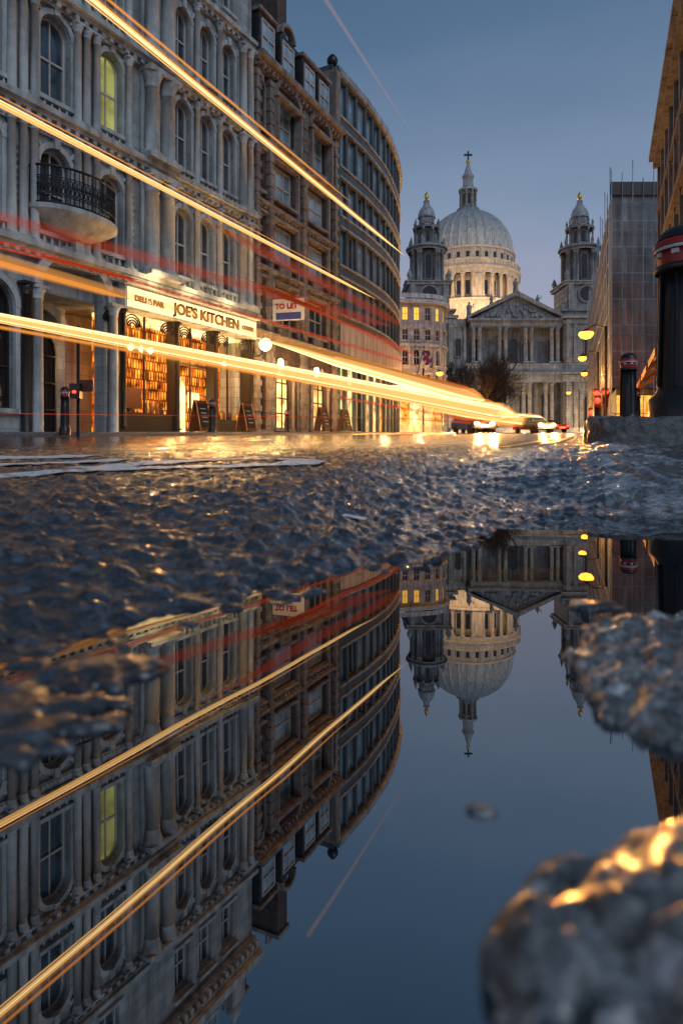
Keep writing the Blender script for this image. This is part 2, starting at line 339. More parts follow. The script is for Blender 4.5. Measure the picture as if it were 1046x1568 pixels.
# markings
def ribbon(name,pts,hw,mat,step=.02,vert=False,lift=.0075):
    P=[Vector((p[0],p[1],0)) for p in pts]; S=[]
    for a,b_ in zip(P[:-1],P[1:]):
        n=max(1,int((b_-a).length/step)); S+=[a.lerp(b_,i/n) for i in range(n)]
    S.append(P[-1]); V=[];F=[];K=9
    xy=[]
    for i,p in enumerate(S):
        t=(S[min(i+1,len(S)-1)]-S[max(0,i-1)]).normalized(); nn=Vector((-t.y,t.x,0))
        if vert: nn=Vector((0,1,0))
        for k in range(K): q=p+nn*hw*(k/(K-1)*2-1)*(1+.08*math.sin(i*.7)*math.sin(i*.23)); xy.append((q.x,q.y))
    xy=np.array(xy); z=H(xy[:,0],xy[:,1],True)+lift
    for (x,y),zz in zip(xy,z): V.append((x,y,zz))
    for i in range(len(S)-1):
        for k in range(K-1): a=i*K+k; F.append((a,a+1,a+1+K,a+K))
    return mesh_obj(name,V,F,[mat],[True]*len(F))
def rp(px,py): y=100/(py-662); return ((px-523)/1000*y,y)
ribbon('road_marking',[rp(-150,704.5),rp(0,702.5),rp(90,700.5),rp(152,699.5)],.15,'marking_white',vert=True)
ribbon('road_marking',[rp(-150,716),rp(0,713),rp(110,709),rp(190,706.5)],.12,'marking_white',vert=True)
ribbon('road_marking',[rp(130,720),rp(200,714),rp(280,708),rp(380,704),rp(440,704.5),rp(470,707),rp(452,711),rp(380,714),rp(280,717),rp(150,722),rp(0,730),rp(-150,739)],.066,'marking_white')
ribbon('road_marking',[rp(300,677),rp(420,674)],.3,'marking_white',.1,vert=True,lift=.006)
ribbon('road_marking',[rp(525,749),rp(560,750)],.014,'marking_white')
def kerbx(y): return .384*y
ribbon('road_marking',[(kerbx(y)-.30,y) for y in (4.2,6,8,11)],.05,'marking_yellow',.05)
ribbon('road_marking',[(kerbx(y)-.56,y) for y in (4.2,6,8,11)],.05,'marking_yellow',.05)
# kerbs and pavements
def smoothpath(P,step):
    S=[]
    for a,b_ in zip(P[:-1],P[1:]):
        a,b_=Vector((*a,0)),Vector((*b_,0)); n=max(1,int((b_-a).length/step((a+b_)/2))); S+=[a.lerp(b_,i/n) for i in range(n)]
    S.append(Vector((*P[-1],0))); return S
def kerb(name,P,side,h,add,step,depth=.3):
    S=smoothpath(P,step)
    prof=[(0,-.12)]+[(0,h*q) for q in (0,.15,.3,.45,.6)]+[(.004,h-.035),(.012,h-.018),(.03,h-.004),(.05,h)]+[(.05+.025*q,h+.001) for q in range(1,9)]+[(depth,h)]
    V=[];F=[];K=len(prof); acc=0
    for i,p in enumerate(S):
        if i: acc+=(p-S[i-1]).length
        t=(S[min(i+1,len(S)-1)]-S[max(0,i-1)]).normalized(); nn=Vector((-t.y,t.x,0))*side
        near=1/(1+(p.length/6)**2); jt=math.exp(-(((acc+.45)%.9-.45)/.012)**2)*.02 if near>.2 else 0
        for k,(o_,z) in enumerate(prof):
            j=.040*float(fbm(np.array(acc*9),np.array((o_+z)*14),5,5))*near-.0
            q=p+nn*(o_-j+jt); V.append((q.x,q.y,float(base(p.y))+add+z+j*.7-jt))
    for i in range(len(S)-1):
        for k in range(K-1): a=i*K+k; F.append((a,a+1,a+1+K,a+K))
    mesh_obj(name,V,F,['granite'],[True]*len(F)); return S
RK=[(9,3.72),(4,3.70),(1.80,3.70),(1.62,3.72),(1.52,3.79),(1.49,3.95)]+[(kerbx(y)-.05,y) for y in (4.3,6,10,20,40,70,110,190)]
kerb('kerb',RK,-1,.15,.04,lambda p:.012 if p.length<4.6 else (.05 if p.length<8 else 1.0))
V=[];F=[]
ysr=[3.98,4.5,6,10,20,40,70,110,190]
for y in ysr: V+=[(kerbx(y)+.2,y,float(base(y))+.188),(kerbx(y)+9,y,float(base(y))+.188)]
for i in range(len(ysr)-1): a=i*2; F.append((a,a+1,a+3,a+2))
mesh_obj('pavement',V,F,['paving'])
LKP=[(-26,-18),(-15.3,0),(-6.07,16),(.62,27.6),(4.2,34.6),(6.0,38.6),(7.4,43),(8.4,48),(9.2,55),(12,75),(19,105),(20,170)]
kerb('kerb',LKP,1,.11,0,lambda p:.6)
LFP=[(-33,-18),(-22,0),(-13,16),(-4.4,27.6),(-.9,34.6),(1.0,38.6),(2.2,43),(3.4,48),(4.0,55),(6.5,75),(13.5,96),(15,170)]
V=[];F=[]
for (a,b_) in zip(LKP,LFP): V+=[(a[0]-.2,a[1],float(base(a[1]))+.108),(b_[0],b_[1],float(base(b_[1]))+.108)]
for i in range(len(LKP)-1): a=i*2; F.append((a,a+2,a+3,a+1))
mesh_obj('pavement',V,F,['paving'])
# ------------------------------------------------------------------ building A : ornate pale stone
TA=frame((-3.8,27.6),dA); g=G('ornate_stone_building'); wl='walls_pale'; tr='trim_pale'
U0=-30.0
cR=[-4.12,-2.84,-1.56]
cents=[(c,.78) for c in cR]+[(-9.45,.98),(-7.40,.88)]+[(-13.9,.78),(-12.7,.78),(-11.45,.6)]+[(c,.8) for c in (-17,-18.3,-19.6,-23,-24.3,-25.6)]
band(g,TA,U0,0,5.8,9.9,[(c,w,6.65,9.15,True,'glass') for c,w in cents],wl,trim=tr)
band(g,TA,U0,0,9.9,13.35,[(c,w,10.6,13.1,True,'lit_green' if abs(c+7.4)<.01 else 'glass') for c,w in cents],wl,trim=tr)
band(g,TA,U0,0,13.35,17.0,[(c,w*.95,14.35,16.5,True,'glass') for c,w in cents],wl,trim=tr)
band(g,TA,U0,0,17.0,20.2,[(c,w*.9,17.9,19.6,False,'glass') for c,w in cents],wl,trim=tr)
for w_,p_ in ((5.78,.38),(9.75,.42),(13.3,.45),(17.0,.35),(20.2,.65)):
    cornice(g,TA,U0,.02,w_,.42 if w_<20 else .7,p_,tr)
g.box(TA,U0,.0,.0016,.10,9.45,9.70,tr)
g.box(TA,U0,0,-.3,.02,20.9,21.6,tr)
for u in [-1,-4.5,-6.3,-10.3,-15,-21]:
    g.box(TA,u-.4,u+.4,-.42,.12,20.9,22.3,tr); g.lathe(TA,u,-.15,[(.12,22.3),(.3,22.5),(.32,22.75),(.18,23.0),(.05,23.3)],tr,10)
for u in (-2.8,-8.4,-13):
    g.box(TA,u-.8,u+.8,-2.2,-.45,21,23.2,tr); window(g,TA,u,.9,21.7,23.0,True,'glass','white_paint',tr,rev=.43)
    arch_ring(g,TA,u,.8,.2,23.2,-2,-.3,tr)
V=[TA(U0,-.5,21),TA(0,-.5,21),TA(0,-3.5,24),TA(U0,-3.5,24),TA(0,-13,24),TA(U0,-13,24)]
g.add('slate',V,[(0,1,2,3),(3,2,4,5)])
g.box(TA,U0,0,-13,-.46,5.0,21.0,wl); g.box(TA,-.5,0,-13,-.46,0,5.0,wl); g.box(TA,U0,0,-13,-2.6,0,5.0,wl)
def cols(us,w0,w1,r,v=.16):
    for u in us: column(g,TA,u,v,w0,w1,r,tr)
for (w0,w1) in ((6.2,9.72),(10.17,13.28),(13.75,16.98)):
    cols([-5.85,-5.12],w0,w1,.27,.28)
    g.box(TA,-6.2,-4.8,.0014,.14,w0,w1,tr)
    cols([-3.48,-2.2],w0,w1-.0,.11)
    cols([-8.75,-8.42,-8.05],w0,w1,.13,.15)
    cols([-10.2,-10.55,-10.9,-6.75],w0,w1,.13,.15)
    cols([-.75,-.3],w0,w1,.17,.16)
    cols([-15,-15.6,-21,-21.6,-27,-27.6],w0,w1,.24,.25)
    g.box(TA,-.95,-.08,.0014,.05,w0,w1,tr)
for z in (6.25,10.2,13.8):
    for i in range(120):
        u=U0+.15+i*.25
        if -6.25<u<-4.75: continue
        g.lathe(TA,u,.09,[(.035,z),(.065,z+.1),(.03,z+.24),(.04,z+.3)],tr,6)
for i in range(230):
    u=U0+.1+i*.13; z=9.575
    g.lathe(TA,u,.10,[(.055,z-.07),(.06,z),(.02,z+.07)],tr,5)
for c,w in cents:
    for hd in (9.15,13.1,16.5):
        for s_ in (-1,1):
            for k in range(5):
                a=R()*6.3; rr=.10*R(); g.lathe(TA,c+s_*(w/2+.12)+rr*math.cos(a),.05,[(.05,hd-.02+rr*math.sin(a)),(.07,hd+.04+rr*math.sin(a)),(.02,hd+.11+rr*math.sin(a))],tr,5)
for u in (-10.75,-6.55,-4.75):
    for j in range(8): g.lathe(TA,u,.06,[(.05,7.2+j*.22),(.10,7.28+j*.22),(.04,7.38+j*.22)],tr,6)
g.box(TA,-7.30,-7.05,-.45,.12,0,5.0,'dark_wood')
arch_panel(g,TA,-10.3,-7.3,-8.8,1.15,4.95,5.8,-.45,0,wl,16)
g.box(TA,-10.3,-9.95,-.45,0,0,4.95,wl); g.box(TA,-7.65,-7.3,-.45,0,0,4.95,wl)
arch_ring(g,TA,-8.8,1.17,.28,4.95,.0013,.2,tr,20); 
for u in (-10.15,-7.45): column(g,TA,u,.22,.6,4.95,.16,tr)
g.box(TA,-8.95,-8.65,.0012,.34,6.05,6.55,tr)
g.box(TA,-9.95,-7.65,-2.0,-1.9,0,6.2,'walls_pale'); window(g,frame(TA(0,-1.6,0)[:2],dA),-8.8,1.5,.7,4.2,True,'glass_dark','dark_wood',None,bars=(1,3))
arch_ring(g,frame(TA(0,-1.75,0)[:2],dA),-8.8,.8,.3,4.0,0,.15,tr)
band(g,TA,U0,-10.3,0,5.8,[(-11.5,1.5,1.4,5.0,True,'glass_dark'),(-14.2,1.6,1.4,5.0,True,'glass'),(-17.5,1.6,1.4,5.0,True,'glass_dark'),(-21,1.6,1.4,5,True,'lit_window')],wl,fr='dark_wood',trim=tr,bars=(1,2))
for u in (-10.45,-12.6): column(g,TA,u,.15,.6,5.0,.15,'dark_wood')
# shop front
g.box(TA,-7.05,-.02,-.45,-.02,5.72,5.8,wl)
g.box(TA,-7.05,-.02,-.35,.30,4.93,5.72,'trim_pale')
g.box(TA,-6.95,-.12,.301,.34,5.0,5.64,'sign_face')
g.box(TA,-7.1,.0,.0,.46,5.721,5.78,'white_paint')
for (a,b_) in ((-7.05,-6.85),(-4.6,-4.35),(-2.5,-2.25),(-.3,-.02)):
    g.box(TA,a,b_,-.3,.12,0,4.93,'dark_wood'); column(g,TA,(a+b_)/2,.15,1.0,4.9,.07,'dark_wood',8)
    for sgn in (-1,1):
        for j in range(4):
            rr=.34-.07*j; arch_ring(g,TA,(a+b_)/2+sgn*.42,rr,.04,4.45-j*.02,.05,.09,'iron',8)
g.box(TA,-6.85,-4.6,-.3,.05,0,1.55,'dark_wood'); g.box(TA,-2.25,-.3,-.3,.05,0,1.5,'dark_wood')
g.quad(TA,-7.05,-.02,-1.3,.6,4.93,'shelves'); g.box(TA,-7.05,-.02,-1.3,-.3,4.8,4.92,'lit_bright')
for u in (-6.3,-5.9,-5.4,-5.0,-3.8,-1.6,-.9): g.lathe(TA,u,-.7,[(.02,4.0),(.10,3.95),(.12,3.85),(.02,3.75)],'lamp_glow',8); g.tube([TA(u,-.7,4.0),TA(u,-.7,4.8)],.012,'iron',4)
for k in range(26):
    u=-6.7+R()*2.0 if k%2 else -2.1+R()*1.7; h=.15+.3*R(); g.lathe(TA,u,-.15-.5*R(),[(.07,1.5),(.08,1.5+h*.6),(.03,1.5+h)],('wood','dark_wood','gold')[k%3],8)
g.box(TA,-3.95,-3.05,-.9,-.85,.7,3.1,'lit_bright')
g.box(TA,-4.35,-2.5,-.28,-.22,3.45,3.55,'dark_wood'); g.box(TA,-3.46,-3.40,-.28,-.22,.7,4.9,'dark_wood')
for u in (-5.75,-1.3): g.box(TA,u,u+.05,-.28,-.2,1.5,4.9,'dark_wood')
g.box(TA,-6.6,-5.9,-.2,-.18,1.7,2.4,'brown_sign'); g.box(TA,-3.3,-2.7,-.5,-.45,1.9,2.5,'sign_face')
eA=g.finish()
def text(s,T,u,v,w,size,mat,parent,yaw=None):
    cu=bpy.data.curves.new('letters',type='FONT'); cu.body=s; cu.size=size; cu.extrude=.02; cu.offset=.012; cu.materials.append(M[mat])
    o=bpy.data.objects.new('letters',cu); scene.collection.objects.link(o); o.location=T(u,v,w)
    a=math.atan2(T.d.y,T.d.x) if yaw is None else yaw
    o.rotation_euler=(math.pi/2,0,a); o.parent=parent; return o
text("JOE'S KITCHEN",TA,-4.9,.365,5.14,.54,'letters',eA)
text("DELI & BAR",TA,-6.7,.365,5.22,.26,'letters',eA); text("COFFEE",TA,-1.05,.365,5.22,.20,'letters',eA)
# balcony
g=G('iron_balcony'); V=[];F=[]
for (s_,z) in ((.12,6.55),(.45,6.66),(.75,6.9),(.98,7.1),(1.04,7.16),(1.04,7.3)):
    for i in range(25):
        a=math.pi*i/24; V.append(TA(-8.85-1.45*s_*math.cos(a),.02+.95*s_*math.sin(a),z))
for j in range(5):
    for i in range(24): F.append((j*25+i,j*25+i+1,(j+1)*25+i+1,(j+1)*25+i))
F.append(tuple(125+i for i in range(25)))
g.add('trim_pale',V,F)
def rl(z,r): g.tube([TA(-8.85-1.42*math.cos(math.pi*i/24),.02+.9*math.sin(math.pi*i/24),z) for i in range(25)],r,'iron',5)
rl(7.36,.03); rl(8.4,.04); rl(8.1,.018); rl(7.55,.018)
for i in range(33):
    a=math.pi*i/32; u,v=-8.85-1.42*math.cos(a),.02+.9*math.sin(a); g.tube([TA(u,v,7.3),TA(u,v,8.4)],.014,'iron',4)
    if 0<i<32:
        du=math.sin(a)*1; dv=math.cos(a)
        for (zc,r_) in ((7.72,.13),(7.95,.10),(7.83,.07)):
            g.tube([TA(u+r_*math.cos(q)*du*.9,v+r_*math.cos(q)*dv*.5,zc+r_*math.sin(q)) for q in [k*math.pi/5 for k in range(11)]],.017,'iron',4)
g.finish()
# ------------------------------------------------------------------ building B brown
TB=frame((-3.8,27.6),dB); g=G('brown_brick_building'); wl='walls_brown'; tr='trim_brown'; LB=7.84
wins=[(.62,.5),(2.55,1.9),(5.65,1.9)]
for k,(w0,w1) in enumerate(((5.3,8.1),(8.1,10.9),(10.9,13.6),(13.6,16.6))):
    gk='glass_sky_tint' if k>0 else 'glass'
    band(g,TB,.02,LB,w0,w1,[(c,w,w0+.65,w1-.42,k==3 and w<1,gk) for c,w in wins],wl,trim=tr,bars=(2,1))
    cornice(g,TB,.02,LB,w0-.14,.3,.28,tr,k%2==0)
    for c,w in wins[1:]:
        for du in (-w/2-.3,w/2+.16): g.box(TB,c+du,c+du+.14,.0012,.16,w0+.2,w1-.1,tr)
        if k in(0,1): g.box(TB,c-.5,c+.5,.0013,.14,w0+.16,w0+.5,tr)
for c,w in wins[1:]:
    arch_ring(g,TB,c,1.0,.22,15.9,.0013,.35,tr,14)
    g.box(TB,c-1.2,c+1.2,.0011,.5,13.6,13.85,tr); g.box(TB,c-1.1,c-.95,.0,.42,13.85,15.9,tr); g.box(TB,c+.95,c+1.1,.0,.42,13.85,15.9,tr)
    g.box(TB,c-1.2,c+1.2,.0011,.5,15.9,16.05,tr)
for u in (.12,1.15,4.1,7.4): g.box(TB,u,u+.28,.0017,.2,1,16.55,tr)
for u in (.12,1.15,4.1,7.4):
    for z in np.arange(1.4,16.4,.55): g.box(TB,u-.05,u+.33,.0021,.24,float(z),float(z)+.25,tr)
cornice(g,TB,.0,LB,16.6,.55,.6,tr)
V=[TB(.02,-.1,17.1),TB(LB,-.1,17.1),TB(LB-1.0,-1.6,21.2),TB(.02,-1.6,21.2),TB(LB-1.0,-10,21.2),TB(.02,-10,21.2),TB(LB,-10,17.1)]
g.add('slate',V,[(0,1,2,3),(3,2,4,5),(1,6,4,2)])
for c in (1.2,2.9,4.9,6.4):
    g.box(TB,c-.62,c+.62,-2,.0,17.15,19.3,'slate'); window(g,TB,c,1.0,17.6,19.0,False,'glass_sky_tint','white_paint',None,rev=-.02,bars=(1,1))
    arch_ring(g,TB,c,.5,.15,19.3,-.2,.1,tr,8) if c in (2.9,) else g.box(TB,c-.7,c+.7,-.6,.12,19.3,19.45,tr)
for (u,h) in ((.5,23.4),(3.9,22.8),(7.0,20.2)):
    g.box(TB,u-.4,u+.4,-2.4,-.9,17,h,wl); g.box(TB,u-.5,u+.5,-2.5,-.8,h,h+.2,tr)
    for k in range(3): g.lathe(TB,u-.25+.25*k,-1.6,[(.09,h+.2),(.1,h+.7),(.12,h+.75)],tr,8)
g.box(TB,LB-.45,LB-.0,-.5,.25,17.1,20.3,tr); g.lathe(TB,LB-.22,-.1,[(.1,20.3),(.22,20.4),(.08,20.5),(.16,20.55),(.29,20.75),(.29,20.95),(.15,21.15),(.02,21.25)],'iron',12)
g.box(TB,.02,LB,-10,-.46,0,17.1,wl)
band(g,TB,.02,LB,0,5.3,[(.7,.8,1.2,3.9,True,'lit_amber'),(2.55,1.5,1.3,4.1,True,'lit_bright'),(4.3,.7,1.1,3.8,True,'glass_dark'),(6.0,1.6,1.3,4.1,True,'lit_window')],wl,fr='dark_wood',trim=tr,bars=(2,3))
for u in (1.6,4.9): g.lathe(TB,u,.45,[(.02,4.35),(.11,4.3),(.14,4.1),(.08,3.9),(.03,3.85)],'lamp_glow',8); g.box(TB,u-.02,u+.02,0,.45,4.35,4.39,'iron')
g.finish()
g=G('to_let_sign'); TS=frame(TB(1.3,.35,0)[:2],(1,-.25)); g.box(TS,-.1,1.35,-.02,.02,5.95,6.95,'white_paint'); g.box(TS,.05,1.2,.021,.028,6.0,6.3,'blue_paint')
g.box(TS,-.1,1.35,.021,.026,6.9,6.95,'red_paint'); g.tube([TB(1.3,0,6.9),TS(0,0,6.9)],.03,'iron'); eS=g.finish(); text("TO LET",TS,.02,.025,6.47,.31,'red_paint',eS)
g=G('globe_lamp'); g.tube([TA(-.1,.1,4.2),TA(-.1,.5,4.25),TA(-.1,.8,4.4)],.03,'iron'); g.lathe(TA,-.1,.8,[(.03,4.4)]+[(.26*math.sin(a),4.68-.26*math.cos(a)) for a in [math.pi*i/10 for i in range(1,10)]]+[(.005,4.95)],'lamp_glow',16); g.finish()
# ------------------------------------------------------------------ building C curved office
pts=[(-.28,34.6),(.55,36.2),(1.4,37.9),(2.1,39.6),(2.77,41.3),(3.37,43.4),(3.87,45.5),(4.2,47.4),(4.4,49.4),(4.3,52),(3.6,54.5),(2,57),(-1,59)]
def path_facade(g,pts,seg,floors,wall,frm,base0,cor=None):
    P=[Vector((*p,0)) for p in pts]; L=[0]
    for a,b_ in zip(P[:-1],P[1:]): L.append(L[-1]+(b_-a).length)
    n=max(1,round(L[-1]/seg)); Q=[]
    for i in range(n+1):
        s=L[-1]*i/n; j=max(k for k in range(len(L)) if L[k]<=s+1e-6); j=min(j,len(P)-2); Q.append(P[j].lerp(P[j+1],(s-L[j])/(L[j+1]-L[j])))
    for i in range(n):
        d=Q[i+1]-Q[i]; T=frame((Q[i].x,Q[i].y),d); l=d.length
        for (w0,w1,sill,head,ar,gk,wf,bars,tr_) in floors:
            band(g,T,0,l,w0,w1,[(l/2,l*wf,sill,head,ar,gk(i) if callable(gk) else gk)],wall,fr=frm,trim=tr_,bars=bars,v0=-.35)
        if cor:
            for (w,h,p,key) in cor: g.box(T,-.01,l+.01+p*.1,.0019,p,w,w+h,key)
    return Q
g=G('glass_office_building')
fl=[(0,5.6,1.4,4.9,False,lambda i:['lit_bright','lit_bright','glass_dark','lit_window','lit_bright','lit_amber'][i%6],.86,(0,1),None)]
for k in range(5):
    w0=7.1+k*2.66; fl.append((w0,w0+2.66,w0+.62,w0+2.45,False,(lambda i,k=k:'glass' if (i*7+k*3)%5==0 else 'glass_sky_tint'),.84,(1,0),None))
cor=[(7.1+k*2.66+.47,.1,.08,'frames_modern') for k in range(5)]+[(7.1+k*2.66-.12,.1,.08,'frames_modern') for k in range(1,5)]+[(20.35,.35,.18,'frames_modern'),(5.55,1.6,.12,'fascia')]
Q=path_facade(g,pts,1.22,fl+[(5.6,7.1,6.3,6.35,False,None,.1,(0,0),None)],'walls_modern','frames_modern',0,cor)
V=[tuple(p[:2])+(20.6,) for p in Q]+[(-14,62,20.6),(-12,36,20.6)]; g.add('slate',V,[tuple(range(len(V)))])
T=frame((-.28,34.6),dB)
g.box(T,-.15,.12,.05,.2,1,20.5,'teal_net'); g.box(T,-.4,0,-11,-.0,.8,20.6,'walls_modern')
g.finish()
# ------------------------------------------------------------------ building D cream corner
g=G('cream_corner_building'); pts=[(3,86),(10.6,87.2)]+[(10.6+4*math.sin(a),91.2-4*math.cos(a)) for a in [math.pi/2*i/6 for i in range(1,7)]]+[(15.4,112)]
zt=.14+.232*88
fl=[(3,8,4,7.3,False,lambda i:['lit_amber','lit_bright','lit_window'][i%3],.7,(0,0),None)]
for k,(a,b_) in enumerate(((8,11.3),(11.3,14.6),(14.6,17.3),(17.3,zt-.3))):
    fl.append((a,b_,a+.7,b_-.5,k==1,(lambda i,k=k:'lit_pane' if (k==3 and i%4!=1) or (k==1 and i%5==2) else 'glass_dark'),.5,(1,1),'trim_pale' if k<3 else None))
Q=path_facade(g,pts,1.55,fl,'walls_cream','white_paint',0,[(7.9,.4,.3,'trim_pale'),(14.5,.3,.25,'trim_pale'),(zt-.35,.5,.55,'trim_pale'),(zt+.4,.6,.1,'trim_pale')])
V=[tuple(p[:2])+(zt,) for p in Q]+[(0,112,zt),(0,88,zt)]; g.add('slate',V,[tuple(range(len(V)))]); g.finish()
g=G('flag'); fx,fy=10.6,84; g.tube([W(10,86.8,10.5),W(10.6,84,14)],.06,'iron')
for i in range(8):
    for j in range(5):
        key='red_paint' if (j==2 or i in(3,4)) else ('white_paint' if (i+j)%3==0 else 'blue_paint'); s_=.2
        x=fx-.2+i*s_*.8; z=13.8-j*.3-i*.16; yy=84+.15*math.sin(i*.9); y2=84+.15*math.sin((i+1)*.9)
        g.add(key,[W(x,yy,z),W(x+s_*.8,y2,z-.16),W(x+s_*.8,y2,z-.46),W(x,yy,z-.30)],[(0,1,2,3)])
g.finish(True)
# ------------------------------------------------------------------ cathedral
g=G('cathedral'); FY=183; K=.183
TC=frame((0,FY),(1,0)); cx_=lambda px:(px-523)*K; cz=lambda py:.14+(695-py)*K
wc='walls_cath'; XC=cx_(789)
g.box(TC,cx_(688),cx_(892),-6,-3.2,6,cz(487),wc)
g.box(TC,XC-17,XC+17,-110,-6,6,cz(497),wc)
g.box(TC,XC-19,XC+19,-1,5,6.3,7.3,wc)
for k in range(5): g.box(TC,XC-18-k*.4,XC+18+k*.4,1.5,5.4+k*.6,5.6,7.2-k*.25,wc)
for i in range(6):
    c=XC+(i-2.5)*6.2
    for s_ in(-.85,.85): column(g,TC,c+s_,0,7.5,cz(585),.62,wc,14)
for i in range(4):
    c=XC+(i-1.5)*7.3
    for s_ in(-.85,.85): column(g,TC,c+s_,0,cz(556),cz(500),.58,wc,14)
g.box(TC,XC-18.3,XC+18.3,-3.2,1.0,cz(585),cz(574),wc); g.box(TC,XC-18.8,XC+18.8,-3.2,1.6,cz(574)+.002,cz(571),wc); g.box(TC,XC-18.2,XC+18.2,-3.2,.9,cz(571)+.002,cz(557),wc)
g.box(TC,XC-12.8,XC+12.8,-3.2,1.0,cz(500),cz(492),wc); g.box(TC,XC-13.5,XC+13.5,-3.2,1.7,cz(492)+.002,cz(489),wc)
z0,z1=cz(489)+.003,cz(449)
def prism(T,pts,v0,v1,key):
    n=len(pts); P=[T(u,v0,w) for u,w in pts]+[T(u,v1,w) for u,w in pts]
    g.add(key,P,[tuple(range(n)),tuple(range(n,2*n))]+[(i,(i+1)%n,(i+1)%n+n,i+n) for i in range(n)])
prism(TC,[(XC-12.4,z0),(XC+12.4,z0),(XC,z1-1.0)],-6,.3,wc)
for s_ in (-1,1): prism(TC,[(XC+s_*13.7,z0),(XC+s_*13.7,z0+.7),(XC,z1+.4),(XC,z1-.9)],-6,1.7,wc)
prism(TC,[(XC-13.5,z0),(XC+13.5,z0),(XC,z1)],-60,-6,'lead_roof')
for i in range(40):
    u=(R()-.5)*17; h=(1-abs(u)/9.5)*4.5*R(); g.lathe(TC,XC+u,.35,[(.45,z0+.3+h*.8),(.5,z0+.7+h*.8),(.15,z0+1.5+h*.8)],wc,6)
def statue(u,v,w,h):
    g.box(TC,u-.6,u+.6,v-.6,v+.6,w,w+h*.15,wc)
    g.lathe(TC,u,v,[(h*.17,w+h*.15),(h*.14,w+h*.4),(h*.18,w+h*.62),(h*.15,w+h*.76),(h*.05,w+h*.82),(h*.075,w+h*.88),(h*.07,w+h*.96),(.01,w+h)],wc,8)
    g.tube([TC(u+h*.14,v,w+h*.72),TC(u+h*.28,v+.2,w+h*.6),TC(u+h*.3,v+.2,w+h*.9)],h*.035,wc)
statue(XC,0,z1+.3,4.0); 
for u in (XC-13,XC+13,): statue(u,0,z0+.7,4.2)
for u in (XC-6.5,XC+6.5): statue(u,-1,z0+4,3.2)
for c in (-15.5,-9.3,-3.1,3.1,9.3,15.5):
    window(g,frame((XC+c,FY+3.2),(1,0)),0,2.4,8,17.5,True,'glass_dark',None,wc,rev=-.1,vproud=.5)
    g.box(TC,XC+c-2.2,XC+c+2.2,-3.2,-3.0,19.2,20,wc)
for c in (-11,-3.65,3.65,11,-.0):
    window(g,frame((XC+c,FY+3.2),(1,0)),0,2.2,26.5,33,True,'glass_dark',None,wc,rev=-.1,vproud=.5)
for (a,b_) in ((cx_(690),XC-14),(XC+14,cx_(892))):
    g.box(TC,a,b_,-6,-.5,cz(571),cz(500),wc) ; g.box(TC,a,b_,-6,.3,cz(500),cz(489),wc)
    c=(a+b_)/2; window(g,frame((c,FY+.5),(1,0)),0,1.6,27.5,32.5,True,'glass_dark',None,wc,rev=-.06,vproud=.5)
    for s_ in (-1.9,1.9): g.box(TC,c+s_-.4,c+s_+.4,-.5,-.1,cz(556),cz(500),wc)
